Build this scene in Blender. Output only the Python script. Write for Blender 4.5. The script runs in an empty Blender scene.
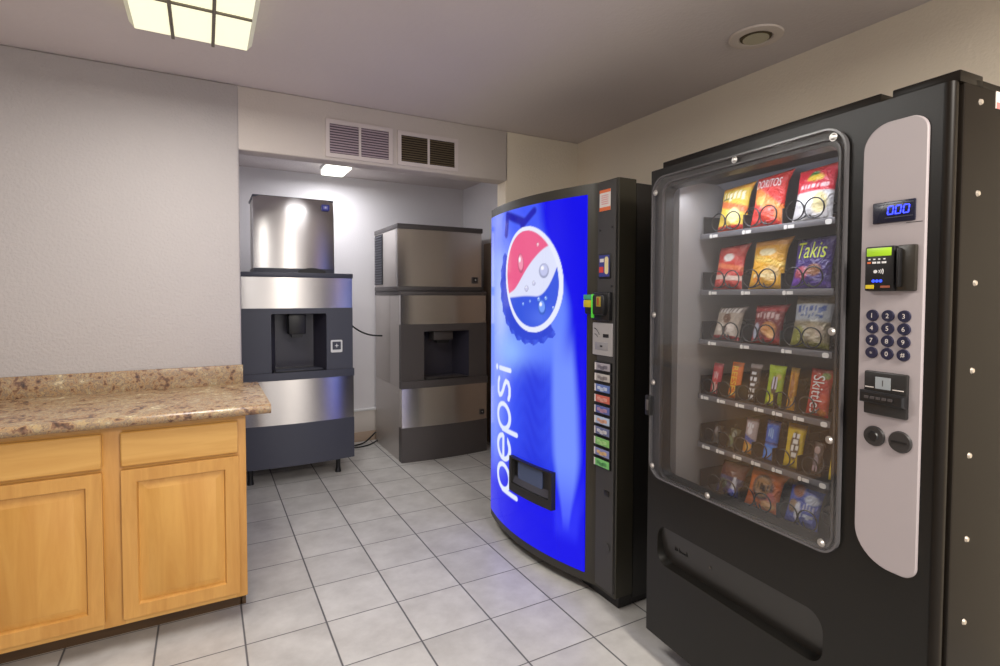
import bpy, bmesh, math, random
import numpy as np
from mathutils import Matrix, Vector
random.seed(7); np.random.seed(7)
C = bpy.context.scene
COL = C.collection
PI = math.pi

# ------------------------------------------------------------------ camera
YAW, PITCH, ROLL, FPX, CY, EYE = 0.50289, 0.03367, 0.0028, 536.955, 313.36, 1.37
def camera():
    cy, sy, cp, sp = math.cos(YAW), math.sin(YAW), math.cos(PITCH), math.sin(PITCH)
    f = Vector((sy*cp, cy*cp, -sp)); r = Vector((cy, -sy, 0)); u = r.cross(f)
    cr, sr = math.cos(ROLL), math.sin(ROLL)
    r2, u2 = cr*r + sr*u, -sr*r + cr*u
    cam = bpy.data.cameras.new('camera'); o = bpy.data.objects.new('camera', cam); COL.objects.link(o)
    M = Matrix((( r2.x, u2.x, -f.x, 0), (r2.y, u2.y, -f.y, 0), (r2.z, u2.z, -f.z, EYE), (0, 0, 0, 1)))
    o.matrix_world = M
    cam.sensor_fit = 'HORIZONTAL'; cam.sensor_width = 36.0
    cam.lens = FPX * 36.0 / 1000.0
    cam.shift_y = (CY - 333.0) / 1000.0
    cam.clip_start = 0.02
    C.camera = o
camera()

# ------------------------------------------------------------------ world, lights, exposure
W = bpy.data.worlds.new('world'); C.world = W; W.use_nodes = True
bg = W.node_tree.nodes['Background']
bg.inputs[0].default_value = (1.0, 0.97, 0.97, 1); bg.inputs[1].default_value = 0.9
C.view_settings.view_transform = 'Standard'; C.view_settings.look = 'None'
C.view_settings.exposure = 0.3; C.view_settings.gamma = 1.0; C.view_settings.use_curve_mapping = False

def area(name, loc, sx, sy, power, color, rot=(0, 0, 0)):
    l = bpy.data.lights.new(name, 'AREA'); l.shape = 'RECTANGLE'; l.size = sx; l.size_y = sy
    l.energy = power; l.color = color
    o = bpy.data.objects.new(name, l); o.location = loc; o.rotation_euler = rot; COL.objects.link(o)
    return o
area('fixture_light', (-0.02, 1.87, 2.335), 0.36, 1.15, 24, (1.0, 0.97, 0.93))
area('added_fill_behind', (1.0, -0.8, 2.335), 0.36, 1.15, 78, (1.0, 0.93, 0.84))  # added lamp behind the camera, brightens the right side of the room
area('alcove_light', (0.965, 4.57, 2.375), 0.16, 0.30, 7.5, (0.96, 0.96, 1.0))
area('alcove_added_fill', (0.74, 3.50, 2.36), 0.26, 0.09, 2.8, (0.97, 0.96, 1.0))  # added lamp out of view, evens out the alcove brightness

# ------------------------------------------------------------------ materials
def lin(c):
    c = np.asarray(c, float) / 255.0
    return np.where(c <= 0.04045, c / 12.92, ((c + 0.055) / 1.055) ** 2.4)
def rgba(c): return tuple(float(v) for v in lin(c)) + (1.0,)
MATS = {}
def mat(name, color, rough=0.5, metal=0.0, spec=0.5, coat=0.0, emit=None, estr=0.0, bump=None, mottle=None, trans=0.0):
    if name in MATS: return MATS[name]
    m = bpy.data.materials.new(name); m.use_nodes = True; N = m.node_tree.nodes; Lk = m.node_tree.links
    b = N['Principled BSDF']
    b.inputs['Base Color'].default_value = rgba(color); b.inputs['Roughness'].default_value = rough
    b.inputs['Metallic'].default_value = metal; b.inputs['Specular IOR Level'].default_value = spec
    b.inputs['Coat Weight'].default_value = coat
    if emit is not None:
        b.inputs['Emission Color'].default_value = rgba(emit); b.inputs['Emission Strength'].default_value = estr
    if bump or mottle:
        tc = N.new('ShaderNodeTexCoord')
    if bump:       # (scale, strength, distance)
        n = N.new('ShaderNodeTexNoise'); n.inputs['Scale'].default_value = bump[0]; n.inputs['Detail'].default_value = 3
        bp = N.new('ShaderNodeBump'); bp.inputs['Strength'].default_value = bump[1]; bp.inputs['Distance'].default_value = bump[2]
        Lk.new(tc.outputs['Object'], n.inputs['Vector']); Lk.new(n.outputs['Fac'], bp.inputs['Height']); Lk.new(bp.outputs['Normal'], b.inputs['Normal'])
    if mottle:     # (scale, second colour, low, high)
        n = N.new('ShaderNodeTexNoise'); n.inputs['Scale'].default_value = mottle[0]; n.inputs['Detail'].default_value = 6
        r = N.new('ShaderNodeValToRGB'); r.color_ramp.elements[0].position = mottle[2]; r.color_ramp.elements[1].position = mottle[3]
        r.color_ramp.elements[0].color = rgba(color); r.color_ramp.elements[1].color = rgba(mottle[1])
        Lk.new(tc.outputs['Object'], n.inputs['Vector']); Lk.new(n.outputs['Fac'], r.inputs['Fac']); Lk.new(r.outputs['Color'], b.inputs['Base Color'])
    MATS[name] = m
    return m

def brushed(name, color, rough=0.22):
    """stainless steel with a fine horizontal brushing"""
    m = mat(name, color, rough, 1.0); N = m.node_tree.nodes; Lk = m.node_tree.links; b = N['Principled BSDF']
    tg = N.new('ShaderNodeTangent'); tg.direction_type = 'RADIAL'; tg.axis = 'Z'
    Lk.new(tg.outputs[0], b.inputs['Tangent'])
    b.inputs['Anisotropic'].default_value = 0.85; b.inputs['Anisotropic Rotation'].default_value = 0.25
    return m

def glass_mat(name, haze=0.05, tint=(255, 255, 255)):
    """thin clear sheet, faintly scuffed"""
    m = bpy.data.materials.new(name); m.use_nodes = True; N = m.node_tree.nodes; Lk = m.node_tree.links
    N.remove(N['Principled BSDF']); out = N['Material Output']
    t = N.new('ShaderNodeBsdfTransparent'); t.inputs[0].default_value = rgba(tint)
    g = N.new('ShaderNodeBsdfGlossy'); g.inputs['Roughness'].default_value = 0.03
    d = N.new('ShaderNodeBsdfDiffuse'); d.inputs[0].default_value = (0.75, 0.75, 0.78, 1)
    fr = N.new('ShaderNodeFresnel'); fr.inputs['IOR'].default_value = 1.52
    mu = N.new('ShaderNodeMath'); mu.operation = 'MULTIPLY'; mu.inputs[1].default_value = 1.0
    geo = N.new('ShaderNodeNewGeometry'); ior = N.new('ShaderNodeMapRange'); ior.inputs['To Min'].default_value = 1.52; ior.inputs['To Max'].default_value = 1/1.52
    Lk.new(geo.outputs['Backfacing'], ior.inputs['Value']); Lk.new(ior.outputs[0], fr.inputs['IOR'])   # the node inverts it again on the inner face
    m1 = N.new('ShaderNodeMixShader'); m2 = N.new('ShaderNodeMixShader'); m1.inputs[0].default_value = haze
    Lk.new(fr.outputs[0], mu.inputs[0]); Lk.new(mu.outputs[0], m2.inputs[0])
    Lk.new(t.outputs[0], m1.inputs[1]); Lk.new(d.outputs[0], m1.inputs[2])
    Lk.new(m1.outputs[0], m2.inputs[1]); Lk.new(g.outputs[0], m2.inputs[2]); Lk.new(m2.outputs[0], out.inputs[0])
    MATS[name] = m
    return m

def colour_attr_mat(name, rough=0.35, emit=0.0, spec=0.5, diffuse=1.0, coat=0.0):
    m = bpy.data.materials.new(name); m.use_nodes = True; N = m.node_tree.nodes; Lk = m.node_tree.links
    b = N['Principled BSDF']; a = N.new('ShaderNodeAttribute'); a.attribute_name = 'print'
    b.inputs['Roughness'].default_value = rough; b.inputs['Specular IOR Level'].default_value = spec; b.inputs['Coat Weight'].default_value = coat
    if emit:
        b.inputs['Base Color'].default_value = (0.004, 0.004, 0.02, 1)
        Lk.new(a.outputs['Color'], b.inputs['Emission Color']); b.inputs['Emission Strength'].default_value = emit
    else:
        Lk.new(a.outputs['Color'], b.inputs['Base Color'])
    MATS[name] = m
    return m

def wall_mat(name, color, strength=0.35, scale=90, var=8):
    m = mat(name, color, 0.75, spec=0.25, bump=(scale, strength, 0.006)); N = m.node_tree.nodes; Lk = m.node_tree.links
    n = N.new('ShaderNodeTexNoise'); n.inputs['Scale'].default_value = 2.2; n.inputs['Detail'].default_value = 4
    r = N.new('ShaderNodeValToRGB'); c2 = tuple(max(0, v - var) for v in color)
    r.color_ramp.elements[0].color = rgba(c2); r.color_ramp.elements[1].color = rgba(color)
    tc = [x for x in N if x.type == 'TEX_COORD'][0]
    Lk.new(tc.outputs['Object'], n.inputs['Vector']); Lk.new(n.outputs['Fac'], r.inputs['Fac']); Lk.new(r.outputs['Color'], N['Principled BSDF'].inputs['Base Color'])
    return m

TILE, TX, TY = 0.307, 0.122, 2.893
def tile_mat():
    m = mat('floor_tile', (205, 203, 200), 0.32, spec=0.45); N = m.node_tree.nodes; Lk = m.node_tree.links; b = N['Principled BSDF']
    tc = N.new('ShaderNodeTexCoord'); sp = N.new('ShaderNodeSeparateXYZ'); Lk.new(tc.outputs['Object'], sp.inputs[0])
    def math_(op, a, bb=None, v=None):
        x = N.new('ShaderNodeMath'); x.operation = op
        if isinstance(a, (int, float)): x.inputs[0].default_value = a
        else: Lk.new(a, x.inputs[0])
        if bb is not None:
            if isinstance(bb, (int, float)): x.inputs[1].default_value = bb
            else: Lk.new(bb, x.inputs[1])
        return x.outputs[0]
    def axis(out, off, half):
        t = math_('DIVIDE', math_('SUBTRACT', out, off), TILE)
        fl = math_('FLOOR', t); fr = math_('SUBTRACT', t, fl)
        d = math_('SUBTRACT', 0.5, math_('ABSOLUTE', math_('SUBTRACT', fr, 0.5)))   # 0 at joint
        rp = N.new('ShaderNodeMapRange'); rp.inputs['From Min'].default_value = half*0.7; rp.inputs['From Max'].default_value = half*1.5
        Lk.new(d, rp.inputs['Value'])
        return fl, rp.outputs[0]
    fx, gx = axis(sp.outputs[0], TX, 0.0105)
    fy, gy = axis(sp.outputs[1], TY, 0.0075)
    g = math_('MINIMUM', gx, gy)
    cb = N.new('ShaderNodeCombineXYZ'); Lk.new(fx, cb.inputs[0]); Lk.new(fy, cb.inputs[1])
    wn = N.new('ShaderNodeTexWhiteNoise'); Lk.new(cb.outputs[0], wn.inputs['Vector'])
    n = N.new('ShaderNodeTexNoise'); n.inputs['Scale'].default_value = 7; n.inputs['Detail'].default_value = 7; n.inputs['Roughness'].default_value = 0.62
    ad = N.new('ShaderNodeVectorMath'); ad.operation = 'ADD'; Lk.new(tc.outputs['Object'], ad.inputs[0]); Lk.new(wn.outputs['Color'], ad.inputs[1]); Lk.new(ad.outputs[0], n.inputs['Vector'])
    r = N.new('ShaderNodeValToRGB'); r.color_ramp.elements[0].position = 0.3; r.color_ramp.elements[1].position = 0.72
    r.color_ramp.elements[0].color = rgba((178, 175, 171)); r.color_ramp.elements[1].color = rgba((206, 204, 200))
    Lk.new(n.outputs['Fac'], r.inputs['Fac'])
    br = N.new('ShaderNodeMapRange'); br.inputs['To Min'].default_value = 0.93; br.inputs['To Max'].default_value = 1.03; Lk.new(wn.outputs['Value'], br.inputs['Value'])
    vm = N.new('ShaderNodeVectorMath'); vm.operation = 'SCALE'; Lk.new(r.outputs['Color'], vm.inputs[0]); Lk.new(br.outputs[0], vm.inputs['Scale'])
    mx = N.new('ShaderNodeMix'); mx.data_type = 'RGBA'; mx.inputs[6].default_value = rgba((96, 95, 97)); Lk.new(vm.outputs[0], mx.inputs[7]); Lk.new(g, mx.inputs[0])
    Lk.new(mx.outputs[2], b.inputs['Base Color'])
    ro = N.new('ShaderNodeMapRange'); ro.inputs['To Min'].default_value = 0.85; ro.inputs['To Max'].default_value = 0.33; Lk.new(g, ro.inputs['Value']); Lk.new(ro.outputs[0], b.inputs['Roughness'])
    h = math_('ADD', g, math_('MULTIPLY', n.outputs['Fac'], 0.35))
    bp = N.new('ShaderNodeBump'); bp.inputs['Strength'].default_value = 0.4; bp.inputs['Distance'].default_value = 0.003; Lk.new(h, bp.inputs['Height']); Lk.new(bp.outputs['Normal'], b.inputs['Normal'])
    return m

def wood_mat(name, base, dark, vertical=True, scale=1.0):
    m = mat(name, base, 0.38, spec=0.45, coat=0.15); N = m.node_tree.nodes; Lk = m.node_tree.links; b = N['Principled BSDF']
    tc = N.new('ShaderNodeTexCoord'); mp = N.new('ShaderNodeMapping')
    mp.inputs['Scale'].default_value = (9*scale, 9*scale, 0.9*scale) if vertical else (0.9*scale, 9*scale, 9*scale)
    Lk.new(tc.outputs['Object'], mp.inputs['Vector'])
    n = N.new('ShaderNodeTexNoise'); n.inputs['Scale'].default_value = 2.2; n.inputs['Detail'].default_value = 8; n.inputs['Roughness'].default_value = 0.6; n.inputs['Distortion'].default_value = 0.7
    Lk.new(mp.outputs['Vector'], n.inputs['Vector'])
    r = N.new('ShaderNodeValToRGB'); r.color_ramp.elements[0].position = 0.32; r.color_ramp.elements[1].position = 0.68
    r.color_ramp.elements[0].color = rgba(dark); r.color_ramp.elements[1].color = rgba(base)
    Lk.new(n.outputs['Fac'], r.inputs['Fac']); Lk.new(r.outputs['Color'], b.inputs['Base Color'])
    return m

def granite_mat():
    m = mat('laminate_granite', (170, 140, 110), 0.25, spec=0.5); N = m.node_tree.nodes; Lk = m.node_tree.links; b = N['Principled BSDF']
    tc = N.new('ShaderNodeTexCoord')
    n1 = N.new('ShaderNodeTexNoise'); n1.inputs['Scale'].default_value = 9; n1.inputs['Detail'].default_value = 6; n1.inputs['Distortion'].default_value = 1.2
    n2 = N.new('ShaderNodeTexNoise'); n2.inputs['Scale'].default_value = 55; n2.inputs['Detail'].default_value = 5
    v = N.new('ShaderNodeTexVoronoi'); v.inputs['Scale'].default_value = 70
    for t in (n1, n2, v): Lk.new(tc.outputs['Object'], t.inputs['Vector'])
    a = N.new('ShaderNodeMath'); a.operation = 'MULTIPLY_ADD'; a.inputs[1].default_value = 0.55; Lk.new(n1.outputs['Fac'], a.inputs[0])
    a2 = N.new('ShaderNodeMath'); a2.operation = 'MULTIPLY'; a2.inputs[1].default_value = 0.45; Lk.new(n2.outputs['Fac'], a2.inputs[0]); Lk.new(a2.outputs[0], a.inputs[2])
    r = N.new('ShaderNodeValToRGB'); e = r.color_ramp.elements
    e[0].position = 0.36; e[0].color = rgba((74, 58, 50)); e[1].position = 0.64; e[1].color = rgba((206, 188, 150))
    for p, c in ((0.43, (126, 94, 74)), (0.48, (172, 142, 104)), (0.52, (134, 116, 100)), (0.56, (180, 154, 112)), (0.6, (150, 136, 116))):
        x = e.new(p); x.color = rgba(c)
    Lk.new(a.outputs[0], r.inputs['Fac'])
    vr = N.new('ShaderNodeValToRGB'); vr.color_ramp.elements[0].position = 0.05; vr.color_ramp.elements[1].position = 0.22
    Lk.new(v.outputs['Distance'], vr.inputs['Fac'])
    mx = N.new('ShaderNodeMix'); mx.data_type = 'RGBA'; mx.inputs[6].default_value = rgba((92, 76, 64)); Lk.new(vr.outputs['Color'], mx.inputs[0]); Lk.new(r.outputs['Color'], mx.inputs[7])
    Lk.new(mx.outputs[2], b.inputs['Base Color'])
    return m

M_LEFT = wall_mat('plaster_grey', (184, 178, 176), 0.55, 75)
M_WALL = wall_mat('plaster_cream', (242, 231, 211), 0.3, 90)
M_HEAD = wall_mat('plaster_pale', (206, 197, 190), 0.3, 90)
M_ALC = wall_mat('plaster_white', (232, 229, 231), 0.2, 90)
M_CEIL = wall_mat('ceiling_paint', (220, 211, 208), 0.35, 60)
M_TILE = tile_mat()
M_WOOD = wood_mat('maple_vertical', (214, 162, 84), (198, 142, 66))
M_WOODH = wood_mat('maple_horizontal', (216, 168, 94), (200, 148, 74), False)
M_WOODF = wood_mat('maple_frame', (212, 160, 86), (194, 140, 70), True, 1.3)
M_KICK = wood_mat('toe_kick_wood', (96, 72, 46), (74, 54, 34), False)
M_GRAN = granite_mat()
M_SS = brushed('brushed_steel', (206, 202, 200), 0.27)
M_SSD = mat('steel_side', (196, 190, 186), 0.42, 0.6, bump=(30, 0.05, 0.001))
M_GREY = mat('dark_grey_plastic', (66, 68, 80), 0.42)
M_GREY2 = mat('graphite_plastic', (74, 69, 69), 0.42)
M_RECESS = mat('recess_plastic', (62, 60, 72), 0.28)
M_BLK = mat('black_plastic', (22, 21, 22), 0.4)
M_RUB = mat('black_rubber', (16, 16, 17), 0.6)
M_WHITE = mat('white_plastic', (225, 225, 225), 0.4)
M_CHROME = mat('screw_metal', (188, 184, 180), 0.4, 0.9)
M_GLASS = glass_mat('door_glass', 0.022)

# ------------------------------------------------------------------ mesh builder
_text_cache = {}
def text_geo(s):
    if s not in _text_cache:
        cu = bpy.data.curves.new('txt', 'FONT'); cu.body = s; cu.size = 1.0; cu.resolution_u = 3
        o = bpy.data.objects.new('txt', cu); COL.objects.link(o)
        dg = bpy.context.evaluated_depsgraph_get(); me = bpy.data.meshes.new_from_object(o.evaluated_get(dg))
        vs = np.array([v.co[:2] for v in me.vertices]); ps = [tuple(p.vertices) for p in me.polygons]
        bpy.data.objects.remove(o); bpy.data.curves.remove(cu); bpy.data.meshes.remove(me)
        vs -= vs.min(0); 
        _text_cache[s] = (vs, ps)
    return _text_cache[s]

def rrect(x0, z0, x1, z1, r=0.0, n=6):
    """rounded rectangle in x-z; r = one radius or (bl, br, tr, tl)"""
    if not isinstance(r, (tuple, list)): r = (r,)*4
    r = [max(v, 1e-5) for v in r]; pts = []
    for (cx, cz, rr, a0) in ((x0+r[0], z0+r[0], r[0], PI), (x1-r[1], z0+r[1], r[1], 1.5*PI), (x1-r[2], z1-r[2], r[2], 0), (x0+r[3], z1-r[3], r[3], 0.5*PI)):
        for k in range(n+1):
            a = a0 + 0.5*PI*k/n; pts.append((cx + rr*math.cos(a), cz + rr*math.sin(a)))
    return pts

class MB:
    def __init__(s): s.v = []; s.f = []; s.m = []; s.mats = []
    def _mi(s, m):
        if m not in s.mats: s.mats.append(m)
        return s.mats.index(m)
    def add(s, vs, fs, m):
        b = len(s.v); s.v += [tuple(p) for p in vs]; i = s._mi(m)
        for f in fs: s.f.append(tuple(b+k for k in f)); s.m.append(i)
        return s
    def box(s, x0, y0, z0, x1, y1, z1, m, bev=0.0, seg=2):
        if bev <= 0:
            vs = [(x, y, z) for z in (z0, z1) for y in (y0, y1) for x in (x0, x1)]
            return s.add(vs, [(0,1,3,2),(4,6,7,5),(0,4,5,1),(2,3,7,6),(0,2,6,4),(1,5,7,3)], m)
        bm = bmesh.new(); bmesh.ops.create_cube(bm, size=1.0)
        for v in bm.verts: v.co = Vector(((x0+x1)/2 + v.co.x*(x1-x0), (y0+y1)/2 + v.co.y*(y1-y0), (z0+z1)/2 + v.co.z*(z1-z0)))
        bmesh.ops.bevel(bm, geom=list(bm.edges), offset=bev, segments=seg, affect='EDGES', profile=0.5)
        bm.verts.index_update(); s.add([v.co[:] for v in bm.verts], [[v.index for v in f.verts] for f in bm.faces], m); bm.free(); return s
    def prism(s, pts, a, b, m, axis='y', chamfer=0.0, side=None):
        """polygon extruded along an axis: y -> pts are (x,z), z -> (x,y), x -> (y,z); chamfer shrinks the 'a' face"""
        n = len(pts); P = np.array(pts, float)
        def em(p, w): return (p[0], w, p[1]) if axis == 'y' else ((p[0], p[1], w) if axis == 'z' else (w, p[0], p[1]))
        if chamfer > 0:
            c = (P.min(0)+P.max(0))/2; ext = (P.max(0)-P.min(0))/2; sc = (ext-chamfer)/np.maximum(ext, 1e-6); Q = c + (P-c)*sc
            sg = 1 if b > a else -1
            vs = [em(p, a) for p in Q] + [em(p, a+sg*chamfer) for p in P] + [em(p, b) for p in P]; rings = 3
        else:
            vs = [em(p, a) for p in P] + [em(p, b) for p in P]; rings = 2
        s.add(vs, [tuple(range(n)), tuple(range((rings-1)*n, rings*n))[::-1]], m)
        b0 = len(s.v) - rings*n; mi = s._mi(side or m)
        for k in range(rings-1):
            for i in range(n):
                j = (i+1) % n; s.f.append((b0+k*n+i, b0+k*n+j, b0+(k+1)*n+j, b0+(k+1)*n+i)); s.m.append(mi)
        return s
    def frame(s, outer, inner, y0, y1, m, slope=0.0):
        """plate with a hole; slope widens the hole at the front"""
        n = len(outer); I = np.array(inner); c = (I.min(0)+I.max(0))/2; e = (I.max(0)-I.min(0))/2
        F = c + (I-c)*((e+slope)/e)
        vs = [(p[0], y0, p[1]) for p in outer] + [(p[0], y0, p[1]) for p in F] + [(p[0], y1, p[1]) for p in outer] + [(p[0], y1, p[1]) for p in I]
        fs = []
        for i in range(n):
            j = (i+1) % n
            fs += [(i, j, n+j, n+i), (2*n+i, 3*n+i, 3*n+j, 2*n+j), (i, 2*n+i, 2*n+j, j), (n+i, n+j, 3*n+j, 3*n+i)]
        return s.add(vs, fs, m)
    def cyl(s, c, r, h, m, axis='z', n=24, r2=None, dome=0.0):
        r2 = r if r2 is None else r2; vs = []
        def em(x, y, w): return {'z': (c[0]+x, c[1]+y, c[2]+w), 'y': (c[0]+x, c[1]+w, c[2]+y), 'x': (c[0]+w, c[1]+x, c[2]+y)}[axis]
        for w, rr in ((0, r), (h, r2)):
            for k in range(n): a = 2*PI*k/n; vs.append(em(rr*math.cos(a), rr*math.sin(a), w))
        fs = [(k, (k+1) % n, n+(k+1) % n, n+k) for k in range(n)] + [tuple(range(n, 2*n))]
        vs.append(em(0, 0, -dome)); fs += [(2*n, k, (k+1) % n) for k in range(n)]
        return s.add(vs, fs, m)
    def tube(s, pts, r, m, n=8):
        P = [Vector(p) for p in pts]; vs = []; fs = []
        up = Vector((0, 0, 1)); prev = None
        for i, p in enumerate(P):
            t = (P[min(i+1, len(P)-1)] - P[max(i-1, 0)]).normalized()
            if prev is None:
                a = t.cross(up if abs(t.z) < 0.9 else Vector((1, 0, 0))).normalized()
            else: a = (prev - t*prev.dot(t)).normalized()
            prev = a; b = t.cross(a)
            for k in range(n): q = 2*PI*k/n; vs.append(p + (a*math.cos(q) + b*math.sin(q))*r)
        for i in range(len(P)-1):
            for k in range(n): fs.append((i*n+k, i*n+(k+1) % n, (i+1)*n+(k+1) % n, (i+1)*n+k))
        fs += [tuple(range(n)), tuple(range((len(P)-1)*n, len(P)*n))]
        return s.add(vs, fs, m)
    def text(s, st, fn, h, m, center=True, width=None):
        """flat lettering; fn maps (x, y) on the surface to a point"""
        vs, ps = text_geo(st); ext = vs.max(0); k = h/ext[1]; kx = k if width is None else width/ext[0]
        q = vs*np.array([kx, k])
        if center: q = q - np.array([ext[0]*kx, ext[1]*k])/2
        return s.add([fn(a, b) for a, b in q], ps, m)
    def warp(s, fn): s.v = [fn(*p) for p in s.v]; return s
    def build(s, name, parent=None, smooth=30, recalc=True, colors=None):
        me = bpy.data.meshes.new(name); me.from_pydata(s.v, [], s.f)
        for m in s.mats: me.materials.append(m)
        me.polygons.foreach_set('material_index', s.m)
        if recalc:
            bm = bmesh.new(); bm.from_mesh(me); bmesh.ops.recalc_face_normals(bm, faces=bm.faces); bm.to_mesh(me); bm.free()
        if smooth:
            me.polygons.foreach_set('use_smooth', [True]*len(me.polygons)); me.set_sharp_from_angle(angle=math.radians(smooth))
        if colors is not None:
            at = me.attributes.new('print', 'FLOAT_COLOR', 'POINT'); c = np.ones((len(s.v), 4), np.float32); c[:len(colors), :3] = colors
            at.data.foreach_set('color', c.ravel())
        me.update()
        o = bpy.data.objects.new(name, me); COL.objects.link(o)
        if parent: o.parent = parent
        return o

def tag(o, label=None, cat=None, group=None, kind=None):
    if label: o['label'] = label
    if cat: o['category'] = cat
    if group: o['group'] = group
    if kind: o['kind'] = kind
    return o
def thing(name, label, cat, loc=(0, 0, 0), rz=0.0, group=None):
    o = bpy.data.objects.new(name, None); o.empty_display_size = 0.1; COL.objects.link(o); o.location = loc; o.rotation_euler = (0, 0, rz)
    return tag(o, label, cat, group)
def struct(name, mb, smooth=30): return tag(mb.build(name, smooth=smooth), kind='structure')

# ------------------------------------------------------------------ the room
CEIL, YL, XR, YB = 2.44, 3.085, 2.32, 5.0
XE, XJ, HZ = 0.165, 1.735, 2.115          # end of the left wall, jamb, header underside
struct('floor', MB().box(-2.6, -2.4, -0.06, XR+0.12, YB+0.12, 0, M_TILE))
struct('ceiling', MB().box(-2.6, -2.4, CEIL, XR+0.12, YB+0.12, CEIL+0.08, M_CEIL))
bl = MB(); bl.box(-2.6, YL-0.006, 0, XE, YL+0.115, CEIL, M_LEFT, 0.012, 3); struct('wall_left', bl)
struct('wall_header', MB().box(XE-0.01, YL, HZ, XJ+0.02, YL+0.115, CEIL, M_HEAD, 0.008, 3))
struct('wall_corner', MB().box(XJ, YL, 0, XR+0.01, YL+0.115, CEIL, M_WALL, 0.008, 3))
struct('wall_right', MB().box(XR, -2.4, 0, XR+0.1, YL+0.05, CEIL, M_WALL))
struct('wall_west', MB().box(-2.6, -2.4, 0, -2.5, YL, CEIL, M_LEFT))
struct('wall_alcove_back', MB().box(0.0, YB, 0, XR+0.1, YB+0.1, CEIL, M_ALC))
struct('wall_alcove_right', MB().box(XR, YL+0.05, 0, XR+0.1, YB+0.02, CEIL, M_ALC))
struct('wall_alcove_left', MB().box(0.0, YL+0.1, 0, 0.1, YB+0.02, CEIL, M_ALC))
M_TAN = mat('darker_wall_tan', (164, 142, 122), 0.6)
struct('tan_overlay', MB().box(XR-0.012, 3.25, 0, XR+0.002, 4.52, 1.85, M_TAN, 0.003))  # thin sheet added to make this lower wall area a darker tan
M_BASE = mat('baseboard_paint', (214, 206, 198), 0.5)
bb = MB().box(0.1, YB-0.012, 0.09, XR, YB+0.002, 0.285, M_BASE, 0.003)
bb.box(0.1, YB-0.02, 0.285, XR, YB+0.002, 0.305, M_WHITE, 0.004)
bb.box(0.1, YB-0.016, 0, XR, YB+0.002, 0.09, mat('baseboard_lower', (176, 154, 134), 0.55), 0.003)
struct('baseboard_alcove', bb)

# ------------------------------------------------------------------ base cabinets with counter
CF, CR = 2.478, 0.140          # cabinet front plane, right end
t = thing('base_cabinet', 'maple base cabinet with raised panel doors and drawers below the stone patterned counter', 'cabinet', (CR, CF, 0))
W0 = -1.83
b = MB().box(W0, 0.02, 0.095, 0.0, 0.60, 0.869, M_WOODF)
ff = MB()
bays = [(-0.445, -0.0), (-0.93, -0.445), (-1.39, -0.93), (-1.83, -1.39)]
# face frame rails and stiles
ff.box(W0, 0, 0.095, 0, 0.022, 0.135, M_WOODH, 0.002); ff.box(W0, 0, 0.84, 0, 0.022, 0.869, M_WOODH, 0.002); ff.box(W0, 0.001, 0.69, 0, 0.022, 0.725, M_WOODH, 0.002)
for x in (0.0, -0.4225, -0.885, -1.34, W0+0.04):
    w = 0.04 if x in (0.0, W0+0.04) else 0.07
    ff.box(x-w, -0.0005, 0.095, x, 0.022, 0.869, M_WOODF, 0.002)
b.build('carcass', t); ff.build('face_frame', t)
def panel_door(x0, z0, x1, z1):
    d = MB(); r = 0.055
    d.frame(rrect(x0, z0, x1, z1, 0.004, 2), rrect(x0+r, z0+r, x1-r, z1-r, 0.002, 2), -0.020, -0.001, M_WOODF, 0.006)
    return d
def raised(x0, z0, x1, z1):
    d = MB(); r = 0.054
    a = (x0+r, z0+r, x1-r, z1-r)
    P0 = rrect(*a, 0.001, 1); P1 = rrect(a[0]+0.004, a[1]+0.004, a[2]-0.004, a[3]-0.004, 0.001, 1); P2 = rrect(a[0]+0.03, a[1]+0.03, a[2]-0.03, a[3]-0.03, 0.001, 1)
    n = len(P0)
    vs = [(p[0], -0.005, p[1]) for p in P0] + [(p[0], -0.005, p[1]) for p in P1] + [(p[0], -0.018, p[1]) for p in P2]
    fs = [(k*n+i, k*n+(i+1) % n, (k+1)*n+(i+1) % n, (k+1)*n+i) for k in range(2) for i in range(n)] + [tuple(range(2*n, 3*n))]
    d.add(vs, fs, M_WOOD); return d
for i, (dx0, dx1) in enumerate(((-0.428, -0.026), (-0.895, -0.487), (-1.345, -0.945), (-1.795, -1.405))):
    d = panel_door(dx0, 0.122, dx1, 0.70).build('door', t)
    raised(dx0, 0.122, dx1, 0.70).build('door_panel', d)
    MB().prism(rrect(dx0, 0.714, dx1, 0.846, 0.004, 2), -0.020, -0.001, M_WOODH, chamfer=0.004).build('drawer_front', t)
MB().box(W0, 0.115, 0.0, -0.012, 0.135, 0.095, M_KICK).build('toe_kick', t)
MB().box(-0.018, 0.0, 0.095, 0.004, 0.60, 0.869, M_WOODF, 0.002).box(-0.018, 0.115, 0.0, 0.003, 0.60, 0.097, M_KICK).build('end_panel', t)

ct = thing('countertop', 'brown stone patterned countertop with a matching backsplash along the grey wall', 'countertop', (CR, CF, 0))
k = MB(); prof = []
y0, y1, zt, zb = -0.062, YL-CF-0.008, 0.912, 0.870
for a in range(9):
    q = PI/2 + PI*a/8; prof.append((y0+0.02 + 0.02*math.cos(q), (zt+zb)/2 + 0.02*math.sin(q)))
prof += [(y1, zb), (y1, zt)]
k.prism(prof, W0, 0.098, M_GRAN, 'x')
k.build('worktop', ct)
MB().box(W0, y1-0.022, 0.911, XE-CR+0.004, y1, 1.008, M_GRAN, 0.003).build('backsplash', ct)

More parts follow.
